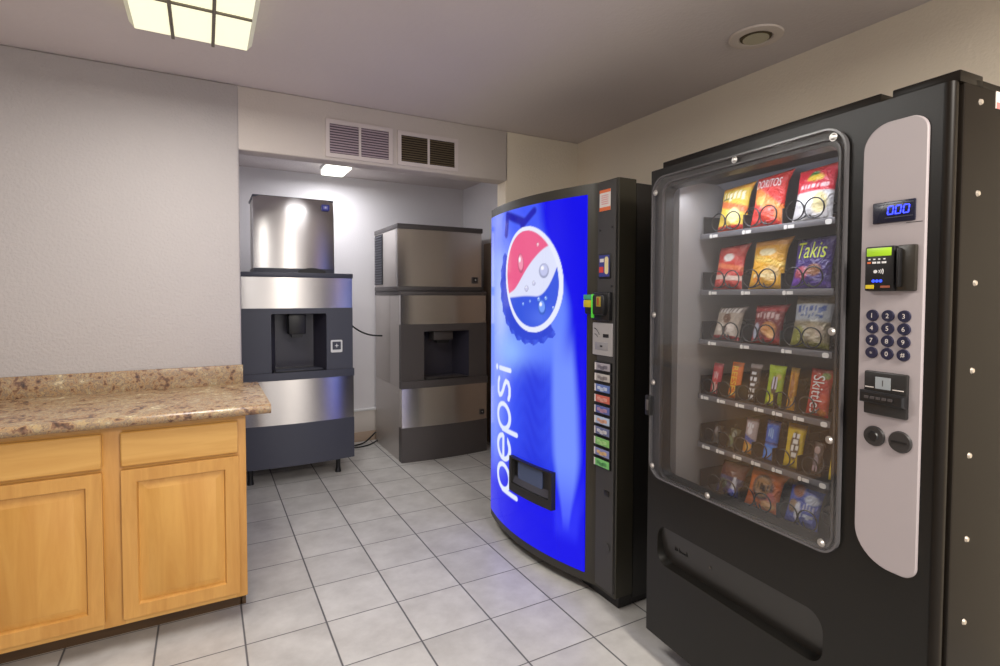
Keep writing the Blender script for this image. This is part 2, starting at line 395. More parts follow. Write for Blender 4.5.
# ------------------------------------------------------------------ ceiling fittings
M_LENS = mat('light_lens', (240, 240, 215), 0.5, emit=(250, 246, 208), estr=0.72)
M_FIXT = mat('light_frame', (120, 112, 98), 0.5)
M_FIXW = mat('light_rim', (226, 224, 206), 0.5, emit=(240, 238, 200), estr=0.2)
f = thing('ceiling_light', 'large box ceiling light with a paned yellowish diffuser above the counter', 'light', (-0.02, 1.87, CEIL))
fx0, fx1, fy0, fy1, fz = -0.215, 0.205, -0.64, 0.60, -0.075
h = MB(); h.box(fx0+0.006, fy0+0.006, -0.045, fx1-0.006, fy1-0.006, 0, M_FIXW, 0.004); h.build('housing', f)
ln = MB()
ps = [(fx0, fy0, -0.045), (fx1, fy0, -0.045), (fx1, fy1, -0.045), (fx0, fy1, -0.045), (fx0+0.02, fy0+0.02, fz), (fx1-0.02, fy0+0.02, fz), (fx1-0.02, fy1-0.02, fz), (fx0+0.02, fy1-0.02, fz)]
ln.add(ps, [(0,1,5,4),(1,2,6,5),(2,3,7,6),(3,0,4,7)], M_FIXW); ln.add(ps, [(4,5,6,7)], M_LENS)
lens = ln.build('diffuser', f, smooth=0)
for gx in (-0.073, 0.063):
    MB().box(gx-0.006, fy0+0.01, fz-0.008, gx+0.006, fy1-0.005, fz+0.003, M_FIXT, 0.002).build('divider', f)
for gy in (-0.31, 0.0, 0.30):
    MB().box(fx0+0.02, gy-0.006, fz-0.007, fx1-0.02, gy+0.006, fz+0.003, M_FIXT, 0.002).build('divider', f)

f2 = f.copy(); COL.objects.link(f2); f2.location = (1.0, -0.8, CEIL); f2['label'] = 'added copy of the box ceiling light behind the viewer, for fill'  # unseen fixture added as a body for the fill lamp behind the camera
for ch in list(f.children):
    c2 = ch.copy(); COL.objects.link(c2); c2.parent = f2
a = thing('alcove_light', 'small square glowing ceiling light above the ice machines', 'light', (0.965, 4.57, CEIL))
MB().box(-0.1, -0.175, -0.02, 0.1, 0.175, 0, M_WHITE, 0.004).build('housing', a)
MB().box(-0.09, -0.165, -0.06, 0.09, 0.165, -0.018, mat('alcove_lens', (245, 245, 235), 0.5, emit=(255, 255, 240), estr=2.2), 0.01).build('diffuser', a)

a = thing('added_fill_light', 'small added fill light hidden just behind the vented header', 'light', (0.74, 3.50, CEIL))  # added fixture, hidden by the header, holds the alcove fill lamp
MB().box(-0.19, -0.065, -0.025, 0.19, 0.065, 0, M_WHITE, 0.004).build('housing', a)
MB().box(-0.17, -0.05, -0.07, 0.17, 0.05, -0.023, mat('fill_lens', (240, 240, 232), 0.5, emit=(255, 255, 240), estr=0.6), 0.012).build('diffuser', a)
d = thing('downlight', 'round recessed ceiling downlight, unlit, near the corner wall', 'light', (2.005, 1.465, CEIL))
ring = MB(); n = 48
rad = [(0.105, -0.001), (0.102, -0.008), (0.082, -0.012), (0.066, -0.010), (0.058, 0.0), (0.052, -0.004), (0.046, 0.002)]
vs = []; fs = []
for (r_, z_) in rad:
    for q in range(n): vs.append((r_*math.cos(2*PI*q/n), r_*math.sin(2*PI*q/n), z_))
for i in range(len(rad)-1):
    for q in range(n): fs.append((i*n+q, i*n+(q+1) % n, (i+1)*n+(q+1) % n, (i+1)*n+q))
ring.add(vs, fs, mat('downlight_trim', (222, 210, 200), 0.5)); ring.build('trim_ring', d)
cn = MB(); cn.cyl((0, 0, -0.0075), 0.060, 0.007, mat('downlight_gap', (84, 70, 44), 0.6)); cn.build('inner_ring', d)
cn = MB(); cn.cyl((0.006, 0.004, -0.0105), 0.05, 0.0035, mat('downlight_lens', (190, 184, 158), 0.3)); cn.build('lens', d)

def vent(x0, z0, x1, z1, back, label):
    v = thing('air_vent', label, 'vent', ((x0+x1)/2, YL, (z0+z1)/2), 0, 'air vents in the header')
    w, hh = (x1-x0)/2, (z1-z0)/2; fm = mat('vent_frame_paint', (212, 202, 198), 0.45)
    F = MB(); o_ = 0.024
    for (p0, p1) in ((-w, 0.0), (0.0, w)):
        a0, a1 = (-w+o_, -0.008) if p0 < 0 else (0.008, w-o_)
        F.frame(rrect(p0, -hh, p1, hh, 0.001, 2), rrect(a0, -hh+o_, a1, hh-o_, 0.001, 2), -0.009, 0.0, fm, 0.002)
    F.build('frame', v)
    MB().box(-w+0.01, -0.0025, -hh+0.01, w-0.01, -0.0008, hh-0.01, mat('vent_back_' + back[0], back[1], 0.7)).build('backing', v)
    lm = mat('louver_' + back[0], back[2], 0.5)
    for (p0, p1) in ((-w+o_, -0.008), (0.008, w-o_)):
        L_ = MB(); nn = 11
        for i in range(nn):
            z = -hh+o_ + (2*hh-2*o_)*(i+0.5)/nn
            L_.add([(p0, -0.007, z-0.004), (p1, -0.007, z-0.004), (p1, -0.0028, z+0.003), (p0, -0.0028, z+0.003), (p0, -0.006, z-0.0048), (p1, -0.006, z-0.0048), (p1, -0.0024, z+0.0022), (p0, -0.0024, z+0.0022)],
                   [(0,1,2,3), (4,7,6,5), (0,4,5,1), (2,6,7,3), (0,3,7,4), (1,5,6,2)], lm)
        L_.build('louver_panel', v, smooth=0)
vent(0.595, 2.133, 0.975, 2.34, ('mauve', (96, 84, 92), (186, 170, 178)), 'wall air vent with light mauve louvers, beside the dark louvered vent')
vent(1.005, 2.137, 1.393, 2.336, ('dark', (30, 24, 16), (104, 90, 66)), 'wall air vent with dark brown louvers above the alcove')

# ------------------------------------------------------------------ ice machines
M_BLUEB = mat('badge_blue', (44, 48, 150), 0.4)
def bow(mb, x0, x1, z0, z1, depth, sag, m, y=0.0, n=14, edge=0.0):
    """slab with a gently convex front"""
    pts = []
    for i in range(n+1):
        s = -1 + 2*i/n; pts.append((x0 + (x1-x0)*i/n, y - sag*(1-s*s)))
    pts += [(x1, y+depth), (x0, y+depth)]
    return mb.prism(pts, z0, z1, m, 'z')
def ice_dispenser(loc, w, D, z, cols, label, legs, logo):
    """z: dict of levels"""
    plast, recess_m = cols
    o = thing('ice_dispenser', label, 'ice dispenser', loc, 0)
    b = MB()
    zr0, zr1 = z['rec']; rx0, rx1 = z['recx']; dp = 0.24
    b.box(0.004, 0.035, z['base0'], w-0.004, D, z['led0'], M_SSD, 0.004)
    b.box(0.004, dp+0.05, z['led0'], w-0.004, D, z['top']-0.005, M_SSD, 0.004)
    b.box(0.004, 0.03, z['led0'], 0.03, dp+0.06, z['top']-0.005, M_SSD); b.box(w-0.03, 0.03, z['led0'], w-0.004, dp+0.06, z['top']-0.005, M_SSD)
    b.box(0.03, 0.03, zr1+0.02, w-0.03, dp+0.06, z['top']-0.005, M_SSD)
    b.build('body', o)
    MB().box(-0.002, -0.008, z['ss1'], w+0.006, D, z['top'], plast, 0.005).build('top_trim', o)
    s = MB(); bow(s, 0, w, z['ss0'], z['ss1'], 0.03, 0.012, M_SS, 0.0); s.build('upper_panel', o)
    fm = MB(); fm.frame(rrect(0, z['led1'], w, z['ss0'], 0.002, 4), rrect(rx0, zr0, rx1, zr1, (0.004, 0.004, 0.01, 0.01), 4), -0.012, 0.04, plast, 0.004)
    fm.build('dispensing_panel', o)
    rc = MB(); R = recess_m
    X0, X1 = rx0-0.002, rx1+0.002
    rc.add([(X0, 0.0, zr0), (X1, 0.0, zr0), (X1-0.05, dp, zr0), (X0+0.05, dp, zr0), (X0, 0.0, zr1), (X1, 0.0, zr1), (X1-0.05, dp, zr1), (X0+0.05, dp, zr1)],
           [(0,1,2,3), (4,7,6,5), (0,3,7,4), (1,5,6,2), (3,2,6,7)], R); rc.build('recess', o, smooth=0, recalc=False)
    c0, c1, cz = z['chute']; ch = MB()
    ch.box(c0, 0.03, cz+0.025, c1, 0.15, zr1+0.004, M_BLK if logo == 'blue' else plast, 0.006)
    cm = (c0+c1)/2; hw = (c1-c0)*0.36
    ch.prism([(cm-hw, cz+0.03), (cm-hw*0.8, cz), (cm+hw*0.8, cz), (cm+hw, cz+0.03)], 0.04, 0.13, M_BLK)
    ch.build('chute', o)
    lg = MB(); bow(lg, -0.004, w+0.008, z['led0'], z['led1'], 0.05, 0.02, plast, -0.022); lg.build('drip_ledge', o)
    gr = MB(); gr.box(rx0+0.01, -0.02, z['led1'], rx1-0.01, 0.10, z['led1']+0.008, M_BLK, 0.002)
    for i in range(9): gr.box(rx0+0.025, -0.014+i*0.012, z['led1']+0.007, rx1-0.025, -0.009+i*0.012, z['led1']+0.012, plast)
    gr.build('drip_grate', o)
    lp = MB(); bow(lp, 0.006, w+0.006, z['bot'], z['led0'], 0.05, 0.03, M_SS, -0.008); lp.build('lower_panel', o)
    bs = MB(); bow(bs, 0.002, w+0.008, z['base0'], z['bot'], 0.07, 0.03, plast, -0.01); bs.build('base_panel', o)
    if legs:
        for lx in (0.05, w-0.095):
            for ly in (0.09, D-0.1):
                l = MB(); l.cyl((lx, ly, 0.03), 0.017, z['base0']-0.02, M_BLK, n=16); l.cyl((lx, ly, 0.0), 0.024, 0.035, M_BLK, n=16, r2=0.018); l.build('leg', o)
    return o
def badge(parent, x, y, z, s, light, dark):
    b = MB(); b.prism(rrect(x-s/2, z-s*0.55, x+s/2, z+s*0.55, s*0.1, 3), y-0.004, y+0.003, light, chamfer=0.001)
    b.prism(rrect(x-s*0.36, z-s*0.30, x+s*0.36, z+s*0.40, s*0.05, 3), y-0.0055, y-0.003, dark)
    st = s*0.2; cx, cz = x, z+s*0.05
    b.prism([(cx+st*math.cos(PI/2+k*PI/4)*(1 if k % 2 == 0 else 0.35), cz+st*math.sin(PI/2+k*PI/4)*(1 if k % 2 == 0 else 0.35)) for k in range(8)], y-0.007, y-0.005, M_WHITE)
    return b.build('badge', parent)

IL = ice_dispenser((0.222, 4.13, 0), 0.763, 0.83,
    dict(base0=0.13, bot=0.437, led0=0.757, led1=0.812, rec=(0.815, 1.228), recx=(0.193, 0.566), ss0=1.272, ss1=1.494, top=1.53, chute=(0.312, 0.432, 1.055)),
    (M_GREY, M_RECESS), 'steel ice dispenser on short legs, nearest the maple cabinet', True, 'blue')
badge(IL, 0.642, -0.013, 0.985, 0.085, M_WHITE, M_GREY)
IR = ice_dispenser((1.385, 4.185, 0), 0.775, 0.74,
    dict(base0=0.0, bot=0.285, led0=0.607, led1=0.667, rec=(0.675, 1.066), recx=(0.2, 0.605), ss0=1.13, ss1=1.367, top=1.40, chute=(0.30, 0.475, 0.965)),
    (M_GREY2, M_RECESS), 'steel ice dispenser standing flat on the floor, beside the lit soda machine', False, 'grey')
badge(IR, 0.728, -0.022, 0.352, 0.042, M_GREY2, M_BLK)
# fixing screws on the side
for zz in (1.16, 0.56): MB().cyl((0.003, 0.10, zz), 0.006, -0.004, M_CHROME, 'x', 10).build('side_screw', IR)

# left ice head
hl = thing('ice_maker', 'tall steel ice maker head with a blue badge, on the dispenser with legs', 'ice maker', (0.315, 4.28, 1.53))
b = MB(); b.box(0.006, 0.03, 0.02, 0.564, 0.38, 0.555, M_SSD, 0.004); b.build('body', hl)
b = MB(); pf = [(-0.004 + 0.0, 0.0)]
sag = 0.02; N_ = 16
rows = ((0.035, 0.0), (0.28, 0.004), (0.44, 0.006), (0.52, 0.018), (0.566, 0.034))
vs = []; fs = []
for (zz, yy) in rows:
    for i in range(N_+1):
        s = -1 + 2*i/N_; vs.append((0.57*i/N_, yy - sag*(1-s*s), zz))
for r_ in range(len(rows)-1):
    for i in range(N_): fs.append((r_*(N_+1)+i, r_*(N_+1)+i+1, (r_+1)*(N_+1)+i+1, (r_+1)*(N_+1)+i))
nb = len(vs); vs += [(0, 0.06, 0.035), (0.57, 0.06, 0.035), (0.57, 0.06, 0.566), (0, 0.06, 0.566)]
L0 = [r_*(N_+1) for r_ in range(len(rows))]; R0 = [v+N_ for v in L0]
fs += [tuple(L0) + (nb+3, nb), tuple(R0) + (nb+2, nb+1), tuple(range(N_+1)) + (nb+1, nb), tuple(range((len(rows)-1)*(N_+1), len(rows)*(N_+1))) + (nb+2, nb+3)]
b.add(vs, fs, M_SS); b.build('front_panel', hl)
MB().box(-0.003, 0.028, 0.552, 0.573, 0.39, 0.572, M_GREY, 0.004).build('top_lid', hl)
b = MB(); bow(b, 0.0, 0.57, 0.0, 0.036, 0.37, 0.022, M_GREY, 0.0); b.build('base_trim', hl)
b = MB(); pts = [(0.30 + 0.20*i/12, 0.02 + 0.022*math.sin(PI*i/12)) for i in range(13)] + [(0.5, 0.0), (0.3, 0.0)]
b.prism(pts, -0.030, -0.015, M_BLK); b.build('drip_lip', hl)
b = MB(); b.prism(rrect(0.478, 0.484, 0.536, 0.53, 0.004, 3), -0.008, 0.012, M_BLUEB, chamfer=0.001)
b.prism(rrect(0.49, 0.494, 0.524, 0.52, 0.002, 3), -0.0092, -0.007, mat('badge_pale', (120, 124, 206), 0.4)); b.text('✦', lambda x, y: (0.507+x, -0.0098, 0.507+y), 0.016, M_WHITE) if False else None
b.prism([(0.507+0.011*math.cos(PI/2+k*PI/4)*(1 if k % 2 == 0 else .4), 0.507+0.011*math.sin(PI/2+k*PI/4)*(1 if k % 2 == 0 else .4)) for k in range(8)], -0.0100, -0.009, M_WHITE)
b.build('badge', hl)

# right ice head
hr = thing('ice_maker', 'wide low steel ice maker head with side louvers, next to the lit soda machine', 'ice maker', (1.378, 4.245, 1.40))
b = MB(); b.box(0.0, 0.012, 0.03, 0.765, 0.64, 0.515, M_SSD, 0.004); b.build('body', hr)
b = MB(); bow(b, 0.0, 0.768, 0.04, 0.515, 0.03, 0.012, M_SS, 0.0); b.build('front_panel', hr)
b = MB(); b.box(-0.006, -0.02, 0.512, 0.772, 0.65, 0.553, M_GREY2, 0.006); b.build('top_lid', hr)
b = MB(); b.box(-0.004, -0.018, 0.0, 0.772, 0.65, 0.042, M_GREY2, 0.006); b.build('base_trim', hr)
b = MB()
b.box(-0.004, 0.40, 0.06, 0.0, 0.635, 0.505, M_BLK)
for i in range(19):
    z = 0.07 + i*0.0228; b.add([(-0.014, 0.405, z), (-0.014, 0.63, z), (-0.002, 0.63, z+0.014), (-0.002, 0.405, z+0.014), (-0.012, 0.405, z-0.004), (-0.012, 0.63, z-0.004), (0, 0.63, z+0.010), (0, 0.405, z+0.010)], [(0,1,2,3), (4,7,6,5), (0,4,5,1), (2,6,7,3), (0,3,7,4), (1,5,6,2)], M_GREY)
b.build('louver_panel', hr, smooth=0)
badge(hr, 0.70, -0.014, 0.10, 0.05, M_GREY2, M_BLK)

# cords
cp = []
for i in range(17):
    q = i/16; cp.append((0.995 + 0.375*q, 4.60 + 0.05*q, 1.20 - 0.19*q - 0.055*math.sin(PI*q)))
tag(MB().tube(cp, 0.007, M_RUB).build('power_cord'), 'black cord hanging between the two ice dispensers', 'cord')
fl = [(0.99, 4.84, 0.012), (1.08, 4.84, 0.010), (1.17, 4.845, 0.010), (1.25, 4.88, 0.010), (1.31, 4.91, 0.03), (1.385, 4.92, 0.09)]
fl2 = [(1.10, 4.80, 0.008), (1.2, 4.78, 0.008), (1.3, 4.82, 0.008), (1.39, 4.88, 0.02)]
def smooth_path(p, n=6):
    out = []
    P = [Vector(q) for q in p]
    for i in range(len(P)-1):
        a, b_, c, d_ = P[max(i-1, 0)], P[i], P[i+1], P[min(i+2, len(P)-1)]
        for k_ in range(n):
            u = k_/n; out.append(0.5*((2*b_) + (-a+c)*u + (2*a-5*b_+4*c-d_)*u*u + (-a+3*b_-3*c+d_)*u**3))
    out.append(P[-1]); return out
tag(MB().tube(smooth_path(fl), 0.007, M_RUB).tube(smooth_path(fl2), 0.006, M_RUB).build('floor_cable'), 'black cable lying on the floor between the ice dispensers', 'cable')

# ------------------------------------------------------------------ soda machine
def ss(a, b_, x):
    q = np.clip((x-a)/(b_-a), 0, 1); return q*q*(3-2*q)
def arc(x): return -0.1*(1-((x-0.41)/0.53)**2) if x < 0.94 else 0.0
SW, SH, SX, SY = 1.07, 1.87, 1.537, 2.828
M_OLV = mat('soda_trim', (50, 47, 37), 0.38)
M_SODA = mat('soda_cabinet', (30, 28, 27), 0.42)
M_STRIP = mat('soda_control_strip', (58, 56, 54), 0.45, bump=(200, 0.1, 0.001))
sm = thing('soda_machine', 'tall soda vending machine with a lit blue curved front and bottle cap emblem', 'vending machine', (SX, SY, 0), -PI/2)
bd = MB(); bd.box(0.012, 0.105, 0.03, SW-0.004, 0.735, SH-0.012, M_SODA, 0.006); bd.box(0.02, 0.11, 0.0, SW-0.012, 0.72, 0.04, M_BLK, 0.003)
bd.box(0.02, 0.03, 0.0, SW-0.01, 0.11, 0.05, M_BLK, 0.003)
bd.build('cabinet_body', sm)
dr = MB(); pts = [(0.94*i/30, arc(0.94*i/30)) for i in range(31)] + [(SW-0.006, 0.0), (SW, 0.006), (SW, 0.098), (0.0, 0.098)]
dr.prism(pts, 0.055, SH, M_OLV, 'z'); dr.build('door', sm)
st = MB(); st.prism(rrect(0.949, 0.075, SW-0.004, SH-0.008, 0.003, 3), -0.012, 0.002, M_STRIP, chamfer=0.002)
for (xx, zz) in ((0.965, 1.655), (1.045, 1.662), (1.045, 1.41)): st.cyl((xx, -0.012, zz), 0.005, -0.002, M_BLK, 'y', 10)
st.cyl((1.03, -0.012, 0.27), 0.02, -0.004, M_STRIP, 'y', 20)
st.build('control_strip', sm)
# lit panel
px0, px1, pz0, pz1 = 0.022, 0.886, 0.098, 1.822
nx, nz = 170, 340
xs = np.linspace(px0, px1, nx+1); zs = np.linspace(pz0, pz1, nz+1); GX, GZ = np.meshgrid(xs, zs)
def mix(c, col, w): return c*(1-w[..., None]) + lin(col)*w[..., None]
def ell(x, z, cx, cz, a, b_, ang):
    dx, dz = x-cx, z-cz; ca, sa = math.cos(ang), math.sin(ang); u = dx*ca + dz*sa; v = -dx*sa + dz*ca
    return np.sqrt((u/a)**2 + (v/b_)**2)
def seg(x, z, ax, az, bx, bz):
    px, pz = x-ax, z-az; qx, qz = bx-ax, bz-az; h_ = np.clip((px*qx+pz*qz)/(qx*qx+qz*qz), 0, 1)
    return np.hypot(px-qx*h_, pz-qz*h_)
def soda_art(x, z):
    c = np.zeros(x.shape + (3,)) + lin((10, 4, 232))
    # bottle form: lighter inside its shoulder line
    edge = 0.80 - 0.20*ss(1.22, 1.75, z) + 0.04*np.sin(z*5)
    ins = 1 - ss(-0.05, 0.03, x-edge)
    c = mix(c, (64, 90, 248), ins*ss(0.30, 0.7, z)*0.92)
    # pale left-hand side
    c = mix(c, (126, 150, 255), (1-ss(0.10, 0.40, x))*ss(0.22, 0.6, z)*0.95)
    c = mix(c, (112, 146, 255), ins*ss(0.9, 1.15, z)*(1-ss(1.5, 1.75, z))*0.75)
    c = mix(c, (186, 204, 255), np.exp(-((x-0.22)/0.11)**2 - ((z-1.30)/0.30)**2)*0.9)
    c = mix(c, (150, 190, 255), np.exp(-((x-0.34)/0.16)**2 - ((z-1.07)/0.10)**2)*0.85)
    # darker waist streaks
    rip = 0.5+0.5*np.sin(z*64 + 5*np.sin(x*23))
    c = mix(c, (30, 44, 214), np.exp(-((x-0.56)/0.14)**2)*ss(0.35, 0.5, z)*(1-ss(0.95, 1.08, z))*(0.62+0.16*rip))
    c = mix(c, (38, 50, 226), np.exp(-((x-0.12)/0.09)**2)*(1-ss(0.18, 0.4, z))*0.6)
    # long highlight down the bottle
    cx = 0.775 + 0.012*np.sin(z*4); hw = 0.022 + 0.065*ss(0.25, 0.65, z)*(1-0.25*ss(0.8, 1.2, z))
    c = mix(c, (116, 146, 255), (1-ss(0.55, 1.15, np.abs(x-cx)/hw))*ss(0.24, 0.34, z)*(1-ss(1.0, 1.28, z)))
    c = mix(c, (44, 52, 250), (1-ss(0.7, 1.2, np.abs(x-cx)/(hw+0.05)))*ss(0.18, 0.28, z)*(1-ss(0.3, 0.6, z))*0.7)
    # ridges of the bottle neck at the top
    top = ss(1.70, 1.74, z)
    c = mix(c, (84, 110, 250), (1-ss(0.30, 0.5, x))*ss(1.55, 1.7, z)*0.7)
    d1 = np.minimum(seg(x, z, 0.30, 1.80, 0.47, 1.745), seg(x, z, 0.30, 1.80, 0.285, 1.70)); c = mix(c, (24, 24, 168), 1-ss(0.012, 0.03, d1))
    d2 = seg(x, z, 0.56, 1.79, 0.46, 1.73); c = mix(c, (24, 24, 176), 1-ss(0.010, 0.026, d2))
    # crimped cap edge below-left of the emblem
    ang = np.arctan2(z-1.43, x-0.525); rr = ell(x, z, 0.525, 1.43, 0.318, 0.305, 0.0)
    tooth = 0.045*np.abs(((ang*26/(2*PI)) % 1.0)-0.5)*2
    in_ang = ((ang < -0.9) | (ang > 2.55)).astype(float)
    cap = (rr < 1.0+tooth-0.02).astype(float)*in_ang
    c = mix(c, (40, 62, 206), cap*0.92)
    c = mix(c, (74, 104, 240), cap*(rr > 0.93)*(0.5+0.5*np.sin(ang*26))*0.6)
    # round emblem
    E = ell(x, z, 0.522, 1.452, 0.234, 0.274, 0.42)
    c = mix(c, (232, 236, 255), 1-ss(0.992, 1.006, E))
    I = ell(x, z, 0.518, 1.455, 0.210, 0.250, 0.42); inside = 1-ss(0.99, 1.01, I)
    red_b = 1.395 + 0.23*ss(0.37, 0.665, x) + 0.02*np.sin((x-0.37)*18)
    blu_b = 1.362 + 0.005*np.sin((x-0.4)*14) + 0.19*np.clip((x-0.57)/0.17, 0, 1)**2.2
    c = mix(c, (222, 226, 250), inside)
    c = mix(c, (236, 96, 138), inside*ss(-0.006, 0.006, z-red_b))
    c = mix(c, (56, 88, 222), inside*ss(-0.006, 0.006, blu_b-z))
    c = mix(c, (90, 122, 240), inside*ss(-0.006, 0.006, blu_b-z)*np.exp(-((x-0.62)/0.09)**2-((z-1.26)/0.05)**2)*0.6)
    # drops of water
    for (dx, dz, da, db, sh) in ((0.445, 1.535, 0.028, 0.05, (244, 150, 176)), (0.635, 1.49, 0.034, 0.035, (196, 200, 236)), (0.622, 1.312, 0.027, 0.036, (120, 160, 250)), (0.50, 1.405, 0.016, 0.016, (206, 206, 236)), (0.56, 1.43, 0.012, 0.012, (206, 206, 236)), (0.60, 1.35, 0.013, 0.013, (120, 160, 250)), (0.65, 1.355, 0.010, 0.012, (130, 170, 250)), (0.47, 1.325, 0.009, 0.009, (130, 170, 250)), (0.53, 1.34, 0.008, 0.008, (140, 170, 250)), (0.59, 1.62, 0.010, 0.010, (250, 190, 206)), (0.70, 1.31, 0.008, 0.008, (140, 170, 250))):
        e_ = ell(x, z, dx, dz, da, db, 0.15); c = mix(c, tuple(max(0, v-70) for v in sh), (1-ss(0.95, 1.1, e_))*0.75)
        e_ = ell(x, z, dx, dz+0.1*db, da*0.86, db*0.86, 0.15); c = mix(c, sh, 1-ss(0.8, 1.1, e_))
        e_ = ell(x, z, dx-0.3*da, dz+0.4*db, da*0.35, db*0.3, 0); c = mix(c, (250, 250, 255), 1-ss(0.7, 1.2, e_))
    # lettering, reading upwards
    th = 0.0125; x = 0.20 + (x-0.172)*0.89; z = 0.35 + (z-0.365)/1.035
    def ring(z0, z1, xa, xb): return np.abs(np.hypot((x-(xa+xb)/2)/((xb-xa)/2), (z-(z0+z1)/2)/((z1-z0)/2)) - 1)*min(z1-z0, xb-xa)/2
    d_ = ring(0.285, 0.415, 0.20, 0.345)                                      # p
    d_ = np.minimum(d_, seg(x, z, 0.262, 0.281, 0.412, 0.281))
    e0 = ring(0.448, 0.572, 0.20, 0.345)                                      # e
    e0 = np.where((x > 0.272) & (x < 0.318) & (z > 0.51), 9, e0); d_ = np.minimum(d_, e0)
    d_ = np.minimum(d_, seg(x, z, 0.272, 0.452, 0.272, 0.568))
    d_ = np.minimum(d_, ring(0.612, 0.742, 0.20, 0.345)); d_ = np.minimum(d_, seg(x, z, 0.262, 0.608, 0.412, 0.608))      # p
    sp = [(0.215, 0.872), (0.204, 0.85), (0.204, 0.80), (0.222, 0.782), (0.246, 0.79), (0.266, 0.815), (0.282, 0.845), (0.302, 0.868), (0.328, 0.862), (0.342, 0.835), (0.342, 0.80), (0.332, 0.778)]
    for q in range(len(sp)-1): d_ = np.minimum(d_, seg(x, z, *sp[q], *sp[q+1]))          # s
    d_ = np.minimum(d_, seg(x, z, 0.225, 0.93, 0.348, 0.93)); d_ = np.minimum(d_, np.hypot(x-0.182, z-0.93)-0.004)      # i
    c = mix(c, (226, 234, 255), 1-ss(th-0.003, th+0.003, d_))
    return c
art = soda_art(GX, GZ).reshape(-1, 3)
pn = MB(); vs = [(float(a_), arc(float(a_))-0.006, float(b_)) for a_, b_ in zip(GX.ravel(), GZ.ravel())]
fs = [(j*(nx+1)+i, j*(nx+1)+i+1, (j+1)*(nx+1)+i+1, (j+1)*(nx+1)+i) for j in range(nz) for i in range(nx)]
# turn the rim back into the door so the panel has thickness
base = len(vs); rim = [i for i in range(nx+1)] + [j*(nx+1)+nx for j in range(1, nz+1)] + [nz*(nx+1)+i for i in range(nx-1, -1, -1)] + [j*(nx+1) for j in range(nz-1, 0, -1)]
vs += [(vs[i][0], vs[i][1]+0.007, vs[i][2]) for i in rim]; nr = len(rim)
fs += [(rim[i], rim[(i+1) % nr], base+(i+1) % nr, base+i) for i in range(nr)]
M_LIT = colour_attr_mat('lit_soda_panel', 0.12, emit=0.82, spec=0.22)
pn.add(vs, fs, M_LIT); cols = np.vstack([art, art[rim]])
pn.build('lit_front_panel', sm, smooth=40, recalc=False, colors=cols)
# delivery opening
wf = lambda x, y, z: (x, y+arc(x), z)
def dense(pts, n=10):
    out = []
    for i in range(len(pts)):
        a_, b_ = pts[i], pts[(i+1) % len(pts)]; L_ = max(1, int(math.hypot(b_[0]-a_[0], b_[1]-a_[1])/0.03))
        for q in range(L_): out.append((a_[0]+(b_[0]-a_[0])*q/L_, a_[1]+(b_[1]-a_[1])*q/L_))
    return out
df = MB()
O_ = [(0.374, 0.337), (0.722, 0.337), (0.722, 0.520), (0.374, 0.520)]
def quadring(o, i, y0_, y1_, m, mbx, n=12):
    P = []; Q = []
    for k_ in range(4):
        for q in range(n):
            u = q/n; P.append(tuple(o[k_][j]*(1-u)+o[(k_+1) % 4][j]*u for j in (0, 1))); Q.append(tuple(i[k_][j]*(1-u)+i[(k_+1) % 4][j]*u for j in (0, 1)))
    mbx.frame(P, Q, y0_, y1_, m, 0.004)
quadring(O_, [(0.402, 0.385), (0.698, 0.385), (0.698, 0.507), (0.402, 0.507)], -0.03, 0.0, M_SODA, df)
df.warp(wf); dd = df.build('delivery_frame', sm)
di = MB(); 
for i in range(12):
    xa, xb = 0.400+0.30*i/12, 0.400+0.30*(i+1)/12
    di.add([wf(xa, -0.008, 0.383), wf(xb, -0.008, 0.383), wf(xb, -0.0075, 0.509), wf(xa, -0.0075, 0.509)], [(0,1,2,3)], M_BLK)
    di.add([wf(xa, -0.022, 0.385), wf(xb, -0.022, 0.385), wf(xb, -0.009, 0.42), wf(xa, -0.009, 0.42)], [(0,1,2,3)], mat('delivery_slope', (70, 70, 78), 0.25))
di.build('delivery_bin', dd, recalc=False)
fp = MB(); fp.prism(rrect(0.44, 0.415, 0.64, 0.504, 0.006, 3), -0.014, -0.008, mat('delivery_flap', (72, 84, 116), 0.22)); fp.warp(wf); fp.build('delivery_flap', dd)
# stickers and controls on the strip
M_ORG = mat('sticker_orange', (214, 106, 56), 0.5); M_CRM = mat('sticker_cream', (214, 206, 200), 0.5); M_PINK = mat('sticker_print', (208, 150, 150), 0.5)
s1 = MB(); yq = -0.0135
s1.box(0.962, yq, 1.737, 1.034, yq+0.001, 1.828, M_CRM); s1.box(0.962, yq-0.0006, 1.815, 1.034, yq, 1.828, M_ORG); s1.box(0.962, yq-0.0006, 1.737, 1.034, yq, 1.753, M_ORG)
for i in range(5): s1.box(0.975, yq-0.0006, 1.765+i*0.009, 1.02, yq, 1.769+i*0.009, M_PINK)
s1.build('notice_sticker', sm)
s2 = MB(); s2.box(0.962, -0.0160, 1.444, 1.040, -0.0115, 1.552, M_BLK, 0.002); s2.box(0.967, -0.0170, 1.452, 1.034, -0.0155, 1.545, mat('label_blue', (52, 58, 130), 0.4))
s2.prism(rrect(1.004, 1.462, 1.028, 1.538, 0.011, 4), -0.0178, -0.0165, mat('label_cream', (222, 206, 150), 0.4)); s2.box(0.968, -0.0176, 1.47, 0.996, -0.0165, 1.495, mat('label_red', (206, 60, 52), 0.4)); s2.box(0.972, -0.0176, 1.515, 0.998, -0.0165, 1.53, M_CRM)
s2.build('payment_label', sm)
bv = MB(); bv.box(0.905, -0.052, 1.285, 1.035, 0.002, 1.375, M_BLK, 0.012); bv.box(0.94, -0.03, 1.262, 1.050, 0.0, 1.385, M_BLK, 0.006)
